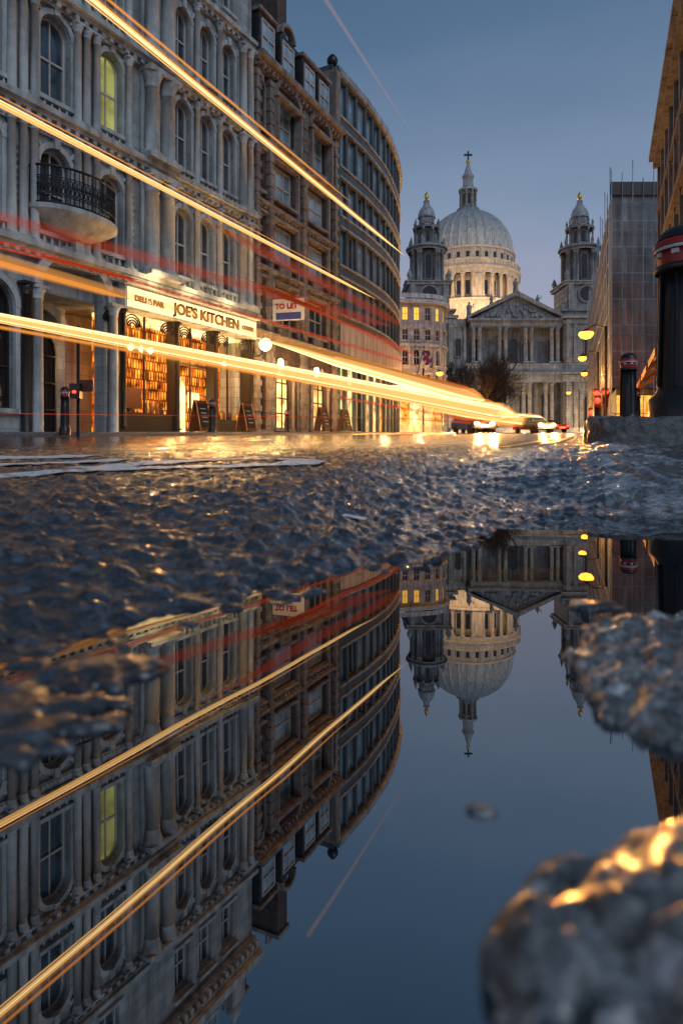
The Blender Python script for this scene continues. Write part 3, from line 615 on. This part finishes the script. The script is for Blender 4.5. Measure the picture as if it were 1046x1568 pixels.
def tower(X0,Yc):
    T=frame((X0,Yc),(1,0)); 
    g.box(T,-6.6,6.6,-6.6,6.6,5,cz(478),wc)
    for s_ in (-5.7,-3.6,3.6,5.7):
        g.box(T,s_-.6,s_+.6,6.6,7.2,7,cz(585),wc); g.box(T,s_-.55,s_+.55,6.6,7.1,cz(556),cz(497),wc)
    for (a,b_,p) in ((cz(585),cz(575),7.3),(cz(574),cz(571),7.9),(cz(497),cz(490),7.2),(cz(489),cz(485),7.8),(cz(478),cz(475),7.3)): g.box(T,-p,p,-p,p,a+.003,b_,wc)
    window(g,frame((X0,Yc-6.6),(1,0)),0,2.4,27.5,33.5,True,'glass_dark',None,wc,rev=-.1,vproud=.5); window(g,frame((X0,Yc-6.6),(1,0)),0,2.6,9,16.5,True,'glass_dark',None,wc,rev=-.1,vproud=.5)
    g.box(T,-5.6,5.6,-5.6,5.6,cz(475),cz(436),wc)
    for s_ in(-4.6,4.6): g.box(T,s_-.7,s_+.7,5.6,6.2,cz(475),cz(436),wc)
    V=[T(2.1*math.cos(a),5.75,cz(450)+2.1*math.sin(a)) for a in [2*math.pi*i/24 for i in range(24)]]; g.add('glass_dark',V,[tuple(range(24))])
    Tr=frame((X0,Yc-5.6),(1,0)); 
    arch_ring(g,Tr,0,2.1,.5,cz(450),0,.45,wc,16)
    P=[];F=[]
    for i in range(17):
        a=-math.pi*i/16
        for r_ in (2.1,2.6):
            for v_ in (0,.45): P.append(Tr(-r_*math.cos(a),v_,cz(450)+r_*math.sin(a)))
    for i in range(16):
        for (p_,q_) in ((0,1),(1,3),(3,2)): F.append((i*4+p_,i*4+4+p_,i*4+4+q_,i*4+q_))
    g.add(wc,P,F)
    g.box(T,-6.3,6.3,-6.3,6.3,cz(436),cz(432),wc); g.box(T,-6.6,6.6,-6.6,6.6,cz(432)+.003,cz(430),wc)
    for sx in(-1,1):
        for sy in(-1,1): g.lathe(T,sx*5.5,sy*5.5,[(.7,cz(430)),(.4,cz(426)),(.8,cz(422)),(.6,cz(418)),(.1,cz(412))],wc,10)
    g.lathe(T,0,0,[(3.4,cz(430)),(3.4,cz(378))],wc,16,False)
    for q in range(4):
        a=q*math.pi/2; Tq=frame((X0+3.35*math.sin(a),Yc-3.35*math.cos(a)),(math.cos(a),math.sin(a)))
        window(g,Tq,0,1.7,cz(424),cz(385),True,'glass_dark',None,wc,rev=-.25,vproud=.4)
        for s_ in (-2.2,2.2): column(g,Tq,s_,.9,cz(429),cz(379),.42,wc,10)
        a2=a+math.pi/4; 
        for off in (-.16,.16): column(g,T,5.0*math.sin(a2+off),5.0*math.cos(a2+off),cz(429),cz(379),.42,wc,10)
    for (r_,a,b_) in ((5.5,379,375),(6.0,375,372),(4.9,372,369)): g.lathe(T,0,0,[(r_,cz(a)),(r_,cz(b_)-.003)],wc,16,False)
    for i in range(8):
        a=math.pi/4*i+.39; g.lathe(T,5.0*math.cos(a),5.0*math.sin(a),[(.45,cz(372)),(.25,cz(369)),(.5,cz(366)),(.35,cz(362)),(.05,cz(356))],wc,8)
    g.lathe(T,0,0,[(2.7,cz(369)),(2.7,cz(342))],wc,16,False)
    for i in range(8):
        a=math.pi/4*i; Tq=frame((X0+2.6*math.sin(a),Yc-2.6*math.cos(a)),(math.cos(a),math.sin(a))); window(g,Tq,0,.9,cz(364),cz(347),True,'glass_dark',None,None,rev=-.2)
        a+=.39; column(g,T,3.5*math.cos(a),3.5*math.sin(a),cz(369),cz(343),.3,wc,8)
        g.lathe(T,3.5*math.cos(a),3.5*math.sin(a),[(.35,cz(338)),(.2,cz(335)),(.4,cz(332)),(.05,cz(326))],wc,8)
    g.lathe(T,0,0,[(3.9,cz(343)),(4.1,cz(340)),(3.4,cz(339)),(3.2,cz(337)),(2.3,cz(336)),(2.2,cz(325)),(2.6,cz(324)),(2.5,cz(322))],wc,16,False)
    g.lathe(T,0,0,[(2.5,cz(322)),(2.45,cz(318)),(2.0,cz(311)),(1.3,cz(306)),(.9,cz(302)),(.8,cz(298)),(1.0,cz(297)),(.5,cz(295))],'lead_roof',16)
    g.lathe(T,0,0,[(.35,cz(295)),(.6,cz(292)),(.75,cz(290)),(.5,cz(286)),(.15,cz(283)),(.02,cz(280))],'gold',10)
tower(cx_(657),FY+5.5); tower(cx_(898),FY+5.5)
K2=.258; DX=(716.5-523)*K2; DY=258; TD=frame((DX,DY),(1,0)); dz=lambda py:.14+(695-py)*K2
wd='walls_drum'
g.lathe(TD,0,0,[(20.5,30),(20.5,dz(478)),(21,dz(477)),(21,dz(474))],wd,48,False)
g.lathe(TD,0,0,[(16.9,dz(474)),(16.9,dz(436))],wd,64,False)
for i in range(32):
    a=2*math.pi*i/32; 
    if i%4==0:
        a1=a; Tq=frame((DX+18.0*math.cos(a1),DY+18.0*math.sin(a1)),(-math.sin(a1),math.cos(a1))); g.box(Tq,-1.3,1.3,-1.2,1.0,dz(474),dz(437),wd)
    column(g,TD,18.9*math.cos(a+.098),18.9*math.sin(a+.098),dz(474),dz(437),.62,wd,10)
    Tq=frame((DX+16.9*math.cos(a),DY+16.9*math.sin(a)),(-math.sin(a),math.cos(a))); g.quad(Tq,-.75,.75,.1,dz(466),dz(446),'glass_dark')
g.lathe(TD,0,0,[(19.4,dz(437)),(19.4,dz(431)),(20.1,dz(430)),(20.2,dz(427)),(19.6,dz(426.8)),(19.6,dz(419)),(19.9,dz(418.5)),(19.9,dz(417)),(17.6,dz(417))],wd,64,False)
for i in range(96):
    a=2*math.pi*i/96; g.box(frame((DX+19.65*math.cos(a),DY+19.65*math.sin(a)),(-math.sin(a),math.cos(a))),-.16,.16,-.1,.12,dz(426),dz(419.5),wd)
g.lathe(TD,0,0,[(17.6,dz(420)),(17.6,dz(400)),(18.1,dz(399)),(18.2,dz(397)),(17.3,dz(396.5)),(17.2,dz(395))],wd,64,False)
for i in range(32):
    a=2*math.pi*i/32; Tq=frame((DX+17.6*math.cos(a),DY+17.6*math.sin(a)),(-math.sin(a),math.cos(a))); g.quad(Tq,-.6,.6,.06,dz(413),dz(405),'glass_dark')
    a+=.098; Tq=frame((DX+17.6*math.cos(a),DY+17.6*math.sin(a)),(-math.sin(a),math.cos(a))); g.box(Tq,-.4,.4,-.2,.25,dz(417),dz(400),wd)
prof=[(17.0*math.cos(a),dz(396)+18.6*math.sin(a)) for a in [math.pi/2*i/22 for i in range(0,20)]]
prof=[p for p in prof if p[0]>3.6]+[(3.9,dz(328))]
g.lathe(TD,0,0,prof,'lead_roof',192,False,mod=lambda i:1.0 if i%6 else 1.035)
g.lathe(TD,0,0,[(4.4,dz(330)),(4.6,dz(327)),(4.6,dz(322)),(4.2,dz(321.5)),(2.5,dz(321)),(2.5,dz(292))],'walls_cath',16,False)
for i in range(8):
    a=math.pi/4*i+.39; column(g,TD,3.1*math.cos(a),3.1*math.sin(a),dz(321),dz(294),.38,wc,8)
    Tq=frame((DX+2.45*math.cos(a+.39),DY+2.45*math.sin(a+.39)),(-math.sin(a+.39),math.cos(a+.39))); g.quad(Tq,-.45,.45,.1,dz(315),dz(299),'glass_dark')
g.lathe(TD,0,0,[(3.7,dz(294)),(3.8,dz(291)),(2.6,dz(290)),(2.1,dz(287)),(2.0,dz(273)),(2.4,dz(272)),(2.3,dz(270)),(1.6,dz(266)),(1.1,dz(260)),(.7,dz(254)),(.5,dz(251))],'lead_roof',16)
g.lathe(TD,0,0,[(.4,dz(251)),(.85,dz(249)),(.85,dz(247)),(.3,dz(245))],'gold',12)
g.box(TD,-.28,.28,-.25,.25,dz(245.2),dz(231.5),'iron'); g.box(TD,-1.6,1.6,-.24,.24,dz(238.5),dz(236),'iron')
g.finish()
# ------------------------------------------------------------------ right side
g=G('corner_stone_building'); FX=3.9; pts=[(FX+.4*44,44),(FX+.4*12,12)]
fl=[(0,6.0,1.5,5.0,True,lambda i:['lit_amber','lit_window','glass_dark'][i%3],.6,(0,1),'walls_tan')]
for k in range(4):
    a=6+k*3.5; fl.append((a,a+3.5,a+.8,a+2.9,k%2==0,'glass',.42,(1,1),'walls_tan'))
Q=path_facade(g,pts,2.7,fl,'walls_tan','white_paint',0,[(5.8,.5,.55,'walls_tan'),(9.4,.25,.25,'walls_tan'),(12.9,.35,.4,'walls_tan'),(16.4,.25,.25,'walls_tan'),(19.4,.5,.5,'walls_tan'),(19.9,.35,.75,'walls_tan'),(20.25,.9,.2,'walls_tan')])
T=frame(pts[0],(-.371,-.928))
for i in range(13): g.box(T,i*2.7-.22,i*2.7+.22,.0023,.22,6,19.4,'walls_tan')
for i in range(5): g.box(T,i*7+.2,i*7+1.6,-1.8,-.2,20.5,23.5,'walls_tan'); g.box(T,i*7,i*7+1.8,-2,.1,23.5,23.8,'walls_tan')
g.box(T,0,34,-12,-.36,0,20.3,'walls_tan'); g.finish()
g=G('awning'); 
for i in range(4):
    u=1+i*5.4; P=[T(u,0,5.3),T(u+4,0,5.3),T(u+4,1.8,4.2),T(u,1.8,4.2),T(u+4,1.8,3.9),T(u,1.8,3.9)]; g.add('awning',P,[(0,1,2,3),(3,2,4,5)])
g.finish()
g=G('scaffolded_building'); T=frame((37,98),(20.7-37,50-98)); Ln=math.hypot(16.3,48)
def pr(V,z0,z1,key):
    n=len(V); g.add(key,[W(x,y,z0) for x,y in V]+[W(x,y,z1) for x,y in V],[tuple(range(n,2*n))]+[(i,(i+1)%n,(i+1)%n+n,i+n) for i in range(n)])
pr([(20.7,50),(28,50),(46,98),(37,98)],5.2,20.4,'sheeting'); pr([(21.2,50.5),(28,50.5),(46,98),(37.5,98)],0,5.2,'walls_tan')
pr([(20.5,49.8),(28,49.8),(28,50.4),(20.9,50.4)],19.9,20.9,'dark_wood')
for i in range(9):
    x=20.55+i*.8; g.tube([W(x,49.75,1.2),W(x,49.75,21+R()*1.6)],.035,'frames_modern',5)
for i in range(16):
    p=T(Ln*i/15,.15,0); g.tube([W(p.x,p.y,2),W(p.x,p.y,21+R()*2.2)],.04,'frames_modern',5)
for z in np.arange(3.2,20.5,2.0): g.tube([W(20.5,49.7,float(z)),W(28,49.7,float(z))],.03,'frames_modern',5); a=T(0,.2,float(z)); b_=T(Ln,.2,float(z)); g.tube([a,b_],.035,'frames_modern',5)
g.box(frame((20.7,50),(1,0)),.3,5,.05,.1,2,4.6,'lit_amber'); g.finish()
g=G('distant_terrace'); T=frame((-40,118),(1,0)); band(g,T,0,52,3,19,[(3+i*3.2,1.4,13,16,False,'glass_dark') for i in range(15)],'walls_tan'); g.box(T,0,52,-12,-.46,3,19,'walls_tan'); g.finish()
g=G('distant_terrace'); T=frame((73.5,170),(1,0)); band(g,T,0,60,5,24,[(3+i*3.2,1.4,13,16,False,'glass_dark') for i in range(17)],'walls_tan'); g.box(T,0,60,-12,-.46,5,24,'walls_tan'); g.finish()
# ------------------------------------------------------------------ street furniture
def bollard(x,y,z,h,r,px=False):
    g=G('bollard'); T=frame((x,y),(1,0)); s=h
    g.lathe(T,0,0,[(r*1.15,z-.05),(r*1.15,z+.10*s),(r*.95,z+.13*s),(r*.86,z+.16*s),(r*.78,z+.5*s),(r*.74,z+.76*s)],'iron',16)
    g.lathe(T,0,0,[(r*.95,z+.76*s),(r*1.0,z+.775*s),(r*.95,z+.79*s)],'iron',16)
    g.lathe(T,0,0,[(r*.82,z+.79*s),(r*.86,z+.83*s),(r*.86,z+.865*s)],'red_paint',16)
    g.lathe(T,0,0,[(r*.95,z+.865*s),(r*.98,z+.88*s),(r*.9,z+.885*s)],'white_paint',16)
    g.lathe(T,0,0,[(r*.98,z+.885*s),(r*.97,z+.91*s),(r*.85,z+.925*s)],'red_paint',16)
    g.lathe(T,0,0,[(r*.9,z+.925*s),(r*.86,z+.95*s),(r*.66,z+.98*s),(r*.3,z+s),(.005,z+s*1.005)],'iron',16)
    for i in range(8):
        a=math.pi/4*i; g.tube([T(r*.9*math.cos(a),r*.9*math.sin(a),z+.16*s),T(r*.78*math.cos(a),r*.78*math.sin(a),z+.75*s)],r*.07,'iron',5)
        g.box(frame(T(r*.86*math.cos(a),r*.86*math.sin(a),0)[:2],(-math.sin(a),-math.cos(a))),-r*.12,r*.12,-.01,.006,z+.835*s,z+.858*s,'white_paint')
    g.finish(True)
bollard(2.12,4.05,.36,1.19,.175); bollard(4.12,9.4,.54,1.05,.13); bollard(7.2,16,.75,1.0,.12)
bollard(-6.30,14.9,.62,1.05,.11); bollard(-3.98,20.1,.8,1.03,.11); bollard(-2.3,27.5,1.0,1.0,.11); bollard(-9.2,10,.47,1.03,.11)
g=G('signal_post'); x,y=-6.28,15.6; g.tube([W(x,y,.5),W(x,y,3.2)],.04,'iron',8)
T=frame((x,y),(1,0)); g.box(T,-.12,.12,.04,.22,1.45,1.8,'iron'); g.lathe(frame((x,y-.24),(1,0)),0,0,[(.03,1.57),(.045,1.6),(.03,1.63)],'tail_lights',8) ; g.box(T,.02,.38,.045,.065,1.62,1.9,'brown_sign'); g.finish(True)
def aboard(T,u,v,z):
    g=G('sandwich_board')
    for s in(-1,1):
        P=[T(u-.3,v+s*.28,z),T(u+.3,v+s*.28,z),T(u+.3,v+s*.03,z+1.05),T(u-.3,v+s*.03,z+1.05)]; g.add('wood',P,[(0,1,2,3)])
        Pi=[T(u-.23,v+s*.27+.01,z+.12),T(u+.23,v+s*.27+.01,z+.12),T(u+.23,v+s*.06+.01,z+.95),T(u-.23,v+s*.06+.01,z+.95)]; g.add('dark_wood',Pi,[(0,1,2,3)])
    for k in range(4): g.box(T,u-.15,u+.12,v+.25-.045*k,v+.26-.045*k,z+.3+.15*k,z+.33+.15*k,'white_paint')
    for uu in (-.3,.27):
        for s in(-1,1): g.tube([T(u+uu+.015,v+s*.29,z),T(u+uu+.015,v+s*.04,z+1.07)],.022,'wood',4)
    g.finish(True)
aboard(TA,-4.9,1.6,.93); aboard(TA,-2.0,1.3,1.02); aboard(TB,2.6,2.0,1.15); aboard(TB,5.6,1.6,1.25)
def pl(name,loc,col,e,r=0.0,parent=None):
    l=bpy.data.lights.new(name,'POINT'); l.color=col; l.energy=e; l.shadow_soft_size=r
    o=bpy.data.objects.new(name,l); o.location=loc; scene.collection.objects.link(o)
    if parent: o.parent=parent
def spot(name,loc,tgt,col,e,ang,parent=None):
    l=bpy.data.lights.new(name,'SPOT'); l.color=col; l.energy=e; l.shadow_soft_size=0.0; l.spot_size=math.radians(ang); l.spot_blend=.9
    o=bpy.data.objects.new(name,l); o.location=loc; scene.collection.objects.link(o)
    o.rotation_euler=(Vector(tgt)-Vector(loc)).to_track_quat('-Z','Y').to_euler()
    if parent: o.parent=parent
OR=(1,.42,.10)
def lamp(x,y,zg,z,arm,e,k=1.0):
    g=G('street_lamp'); g.tube([W(x+arm,y,zg),W(x+arm,y,z+.5)],.08,'iron',8); g.tube([W(x+arm,y,z+.4),W(x+arm*.5,y,z+.6),W(x,y,z+.3)],.04,'iron',6)
    T=frame((x,y),(1,0)); g.lathe(T,0,0,[(.05,z+.35),(.25,z+.2),(.28,z+.12)],'iron',12)
    g.lathe(T,0,0,[(.28*k,z+.12),(.30*k,z),(.2*k,z-.14*k),(.02,z-.2*k)],'lamp_orange',12); ee=g.finish(); pl('lamp_light',(x,y-.5,z-.45),OR,e,0,ee)
lamp(14.96,40,1.3,7.46,1.2,300,1.5); lamp(18.6,50.5,1.8,7.5,1.2,600); lamp(24.5,66,2.3,8.2,1.4,900); lamp(33,95,3.3,9,1.5,1500)
lamp(9.0,60,2,7.5,-1.5,1500); lamp(13.5,78,2.7,8,-1.5,2000); lamp(21,110,3.7,9.5,-1.5,2500)
for (x,y,z0_) in ((17.3,44.5,3.6),(18.9,47,3.9),(15.4,39.5,2.7),(16.4,43,2.2)):
    g=G('traffic_light'); g.tube([W(x,y,1.2),W(x,y,z0_+1)],.07,'iron',8); T=frame((x,y),(1,0)); g.box(T,-.2,.2,-.1,.15,z0_-.4,z0_+.95,'iron')
    for z,kk,rr in ((z0_+.65,'tail_lights',.17),(z0_+.25,'glass_dark',.12),(z0_-.1,'glass_dark',.12)): g.lathe(frame((x,y-.15),(1,0)),0,0,[(rr*.4,z-rr),(rr,z-.06),(rr,z+.06),(rr*.4,z+rr)],kk,10)
    e=g.finish(); pl('lamp_light',(x,y-.5,z0_+.65),(1,.03,.01),160,0,e)
def car(x,y,yaw,front=True,e_=900,beam=0):
    g=G('car'); zg=float(base(y))+.004; d=(math.cos(yaw),math.sin(yaw)); T=frame((x,y),d)
    prof=[(2.1,.35),(2.15,.7),(1.95,.9),(1.0,1.0),(.4,1.42),(-1.1,1.45),(-1.9,1.0),(-2.1,.9),(-2.15,.4)]
    V=[];n=len(prof)
    for uu in (-.88,.88):
        for v,w in prof: V.append(T(uu*(.78 if w>1.2 else 1),v,zg+w))
    g.add('car_paint',V,[tuple(range(n)),tuple(range(n,2*n))]+[(i,(i+1)%n,(i+1)%n+n,i+n) for i in range(n)],False)
    P=[T(-.74,.93,zg+1.06),T(.74,.93,zg+1.06),T(.64,.46,zg+1.38),T(-.64,.46,zg+1.38)]; P=[p+T.n*.02+Vector((0,0,.02)) for p in P]; g.add('glass',P,[(0,1,2,3)])
    for s in(-1,1):
        for v in(-1.35,1.35):
            g.tube([T(s*.70,v,zg+.33),T(s*.9,v,zg+.33)],.33,'rubber',14)
        q=frame((T(s*.65,2.13,0).x,T(s*.65,2.13,0).y),d); k=.22 if front else .15
        g.lathe(q,0,0,[(.05,zg+.70-k*.7),(k,zg+.70-k*.3),(k,zg+.70+k*.3),(.05,zg+.70+k*.7)],'head_lights' if front else 'tail_lights',10)
    g.box(T,-.4,.4,2.14,2.17,zg+.45,zg+.6,'white_paint'); e=g.finish()
    p=T(0,3.0,zg+.8); pl('lamp_light',p,(1,.5,.16) if front else (1,.06,.02),e_ if front else 400,0,e)
    if beam:
        for s in (-.65,.65): spot('headlamp_glint_beam',T(s,2.6,zg+.75),(0,0,.3),(1,.38,.08),beam,30,e)  # strong orange spots added at the headlamps, aimed at the puddle for glints
car(17.6,60,.28,True,2500,65000); car(22.3,70,.3,False,1800); car(15.3,72,.2,False); car(20,92,.2,True,1500); car(12.2,62,.3,False); car(10.4,52,.25,True,1800,45000); car(13.6,66,.25,False)
def tree(x,y,z,h):
    g=G('bare_tree')
    def br(p,d,l,r,k):
        q=p+d*l; mid=p.lerp(q,.5)+Vector((R()-.5,R()-.5,R()-.5))*l*.12
        g.tube([p,mid,q],[r,r*.85,r*.7],'bark',5 if k<3 else 3)
        if k>=7: return
        for i in range(3 if k>1 else 4):
            nd=(d+Vector((R()-.5,R()-.5,(R()-.3)*.9))*1.3).normalized(); br(q if i<2 else mid,nd,l*(.70+.2*R()),max(r*.62,.022),k+1)
    br(Vector((x,y,z)),Vector((0,0,1)),h*.24,h*.022,0); g.finish()
tree(24.8,112,3.8,15); tree(30,128,4.2,12); tree(21.5,124,4.2,13)
# ------------------------------------------------------------------ light trails
glow('trail_yellow',(1,.56,.17),1.7,.5); glow('trail_core',(1,.74,.36),2.5,.65); glow('trail_halo',(1,.36,.07),.9,.10); glow('trail_red',(1,.09,.02),.8,.20); glow('trail_orange',(1,.34,.05),1.2,.36); glow('trail_hot',(1,.60,.22),7,.7)
glow('trail_redhalo',(1,.12,.03),.45,.06); glow('trail_hothalo',(1,.36,.08),1.6,.16); glow('trail_faint',(1,.42,.10),.9,.06)
def trail(a,b_,ra,rb,key,halo=None,hs=2.4,strands=0,s0=False):
    def P(q): x,y,Yd=q; return W((x-523)*Yd/1000,Yd,.14+(695-y)*Yd/1000)
    A,B=P(a),P(b_); n=24; pts=[A.lerp(B,i/n) for i in range(n+1)]; rad=[ra+(rb-ra)*i/n for i in range(n+1)]
    for i,f in ((-1,.05),(-2,.3),(-3,.55),(-4,.8)): rad[i]*=f
    if s0:
        for i,f in ((0,.05),(1,.2),(2,.4),(3,.6),(4,.8)): rad[i]*=f
    g=G('light_trail'); g.tube(pts,rad,key,10,caps=False)
    for s in range(strands):
        off=Vector((R()-.5,R()-.5,(R()-.5)*1.6)); g.tube([p+off*rad[i]*2.6 for i,p in enumerate(pts)],[r*.28 for r in rad],'trail_core' if s%2==0 else 'trail_yellow',6,caps=False)
    if halo:
        for q in (1.35,1.75,hs): g.tube(pts,[r_*q for r_ in rad],halo,10,caps=False)
    g.finish()
trail((-60,-168,5.8),(620,392,15.4),.028,.018,'trail_yellow','trail_halo',2.3,4)
trail((-60,-190,5.9),(540,312,13.8),.010,.010,'trail_orange','trail_halo')
trail((-150,80,7.6),(575,458,20.5),.026,.018,'trail_yellow','trail_halo',2.3,3)
trail((-150,68,7.7),(520,422,18),.009,.010,'trail_orange')
trail((-150,362,7.6),(200,458,10.6),.040,.03,'trail_orange','trail_halo',1.9,0)
trail((-150,350,7.6),(742,611,32.5),.03,.10,'trail_faint','trail_faint',1.6,0)
trail((375,512,14.2),(742,612,32.6),.065,.22,'trail_yellow','trail_halo',1.9,5,True)
trail((-150,458,7.6),(792,637,39.5),.026,.22,'trail_yellow','trail_halo',2.2,5)
trail((-150,474,7.5),(780,641,39),.012,.06,'trail_orange','trail_halo')
trail((500,586,22),(795,638,40),.05,.32,'trail_hot','trail_hothalo',2.2,4,True)
trail((600,590,28),(742,612,33.2),.10,.26,'trail_hot','trail_hothalo',2.0,2,True)
trail((-100,632,8.2),(700,641,33),.006,.02,'trail_red')
trail((-150,290,7.6),(600,500,22),.04,.08,'trail_redhalo','trail_redhalo')
trail((-150,325,7.6),(640,560,24),.016,.03,'trail_red','trail_redhalo',2.4,0)
trail((-150,345,7.6),(220,430,11),.008,.02,'trail_red','trail_redhalo')
trail((300,330,13),(620,500,23),.05,.08,'trail_redhalo','trail_redhalo',2.4,0,True)
trail((360,420,15),(640,545,24),.02,.05,'trail_red','trail_redhalo',2.6,0,True)
trail((520,608,24),(760,650,45),.03,.08,'trail_red','trail_redhalo')
trail((560,560,30),(730,600,48),.08,.18,'trail_red','trail_redhalo',2.2,0,True)  # these wide far trails are added to build the street-end glow
trail((600,640,35),(800,652,70),.03,.12,'trail_red','trail_redhalo',2.2,0,True)
trail((660,628,42),(840,648,70),.14,.40,'trail_yellow','trail_hothalo',2.2,3,True)
trail((690,640,48),(860,652,80),.10,.30,'trail_orange','trail_hothalo',2.4,2,True)
trail((600,600,34),(760,634,60),.2,.5,'trail_halo','trail_hothalo',2.4,0,True)
trail((905,612,34),(925,622,45),.05,.10,'trail_red','trail_redhalo',2.5,0,True)
glow('contrail_glow',(.75,.55,.6),.40,.20)
g=G('contrail'); A=W((470-523)*1.5,1500,.14+740*1.5); B=W((628-523)*1.5,1500,.14+495*1.5)
for q in (1,.6): g.tube([A,A.lerp(B,.3),A.lerp(B,.7),B],[6*q,4.5*q,2.6*q,.4],'contrail_glow',8,caps=False)
g.finish()
# ------------------------------------------------------------------ lighting
sh=bpy.data.objects.new('shop_and_fill_lighting',None); scene.collection.objects.link(sh)
for (u,e) in ((-5.7,220),(-3.4,240),(-1.2,200)): pl('shop_and_fill_light',TA(u,1.0,3.4),(1,.46,.13),e,0,sh)
for u in (-6,-4,-2): pl('shop_and_fill_light',TA(u,.8,6.0),(1,.66,.30),30,0,sh)
pl('shop_and_fill_light',TA(-.1,1.2,4.6),(1,.66,.3),110,0,sh); pl('shop_and_fill_light',TB(2.6,1.0,3.6),(1,.52,.18),160,0,sh); pl('shop_and_fill_light',TB(6,1.0,3.6),(1,.48,.16),160,0,sh)
pl('shop_and_fill_light',W(2.4,36.5,3.4),(1,.6,.25),200,0,sh); pl('shop_and_fill_light',W(5.2,43,3.6),(1,.45,.15),200,0,sh); pl('shop_and_fill_light',W(6.0,50,4),(1,.40,.12),350,0,sh)
pl('shop_and_fill_light',W(10.5,84,5),OR,3000,0,sh)  # orange fill, added to warm the corner building and street end
fl_=bpy.data.objects.new('floodlights',None); scene.collection.objects.link(fl_)
for a in (-150,-115,-90,-65,-30):
    r_=28; x=DX+r_*math.cos(math.radians(a)); y=DY+r_*math.sin(math.radians(a)); pl('floodlight',(x,y,54),(1,.60,.27),5800,0,fl_)
    x=DX+36*math.cos(math.radians(a)); y=DY+36*math.sin(math.radians(a)); pl('floodlight',(x,y,74),(1,.76,.54),3400,0,fl_)
for x in (30,48,66): pl('floodlight',(x,172,9),(1,.58,.26),4500,0,fl_)
sun=bpy.data.lights.new('sun','SUN'); sun.energy=.78; sun.angle=math.radians(35); sun.color=(.76,.88,1)
so=bpy.data.objects.new('sun',sun); scene.collection.objects.link(so); so.rotation_euler=(math.radians(50),0,math.radians(38))
w=bpy.data.worlds.new('World'); scene.world=w; w.use_nodes=True; n=w.node_tree; L=n.links.new; bg=n.nodes['Background']
sky=N(n,'ShaderNodeTexSky',sky_type='NISHITA'); sky.sun_disc=False; sky.sun_elevation=math.radians(2); sky.sun_rotation=math.radians(215)
tc=N(n,'ShaderNodeTexCoord'); sp=N(n,'ShaderNodeSeparateXYZ'); L(tc.outputs['Generated'],sp.inputs[0])
no=N(n,'ShaderNodeTexNoise',Scale=1.6,Detail=5.0); mp=N(n,'ShaderNodeMapping'); mp.inputs['Scale'].default_value=(1,1,3); L(tc.outputs['Generated'],mp.inputs[0]); L(mp.outputs[0],no.inputs['Vector'])
ma=N(n,'ShaderNodeMath',operation='MULTIPLY_ADD'); ma.inputs[1].default_value=.20; L(no.outputs['Fac'],ma.inputs[0])
sb=N(n,'ShaderNodeMath',operation='SUBTRACT'); sb.inputs[1].default_value=.10; L(sp.outputs[2],sb.inputs[0]); L(sb.outputs[0],ma.inputs[2])
r=ramp(n,ma.outputs[0],[(0,(.42,.38,.48)),(.22,(.335,.345,.465)),(.36,(.20,.27,.40)),(.52,(.085,.155,.265)),(.66,(.045,.095,.175)),(1,(.06,.11,.18))])
mx=N(n,'ShaderNodeMixRGB',blend_type='ADD'); mx.inputs[0].default_value=.02; L(r.outputs[0],mx.inputs[1]); L(sky.outputs[0],mx.inputs[2])
L(mx.outputs[0],bg.inputs[0]); bg.inputs[1].default_value=1.0
# ------------------------------------------------------------------ camera
cam=bpy.data.cameras.new('camera'); co_=bpy.data.objects.new('camera',cam); scene.collection.objects.link(co_)
co_.location=(0,0,CAMZ); co_.rotation_euler=(math.pi/2,0,0)
cam.sensor_fit='VERTICAL'; cam.sensor_height=36; cam.sensor_width=24; cam.lens=22.96; cam.shift_y=-89/1568
cam.clip_start=.01; cam.clip_end=6000; cam.dof.use_dof=True; cam.dof.focus_distance=14; cam.dof.aperture_fstop=6.3
scene.camera=co_
scene.view_settings.view_transform='Standard'; scene.view_settings.look='None'; scene.view_settings.exposure=0
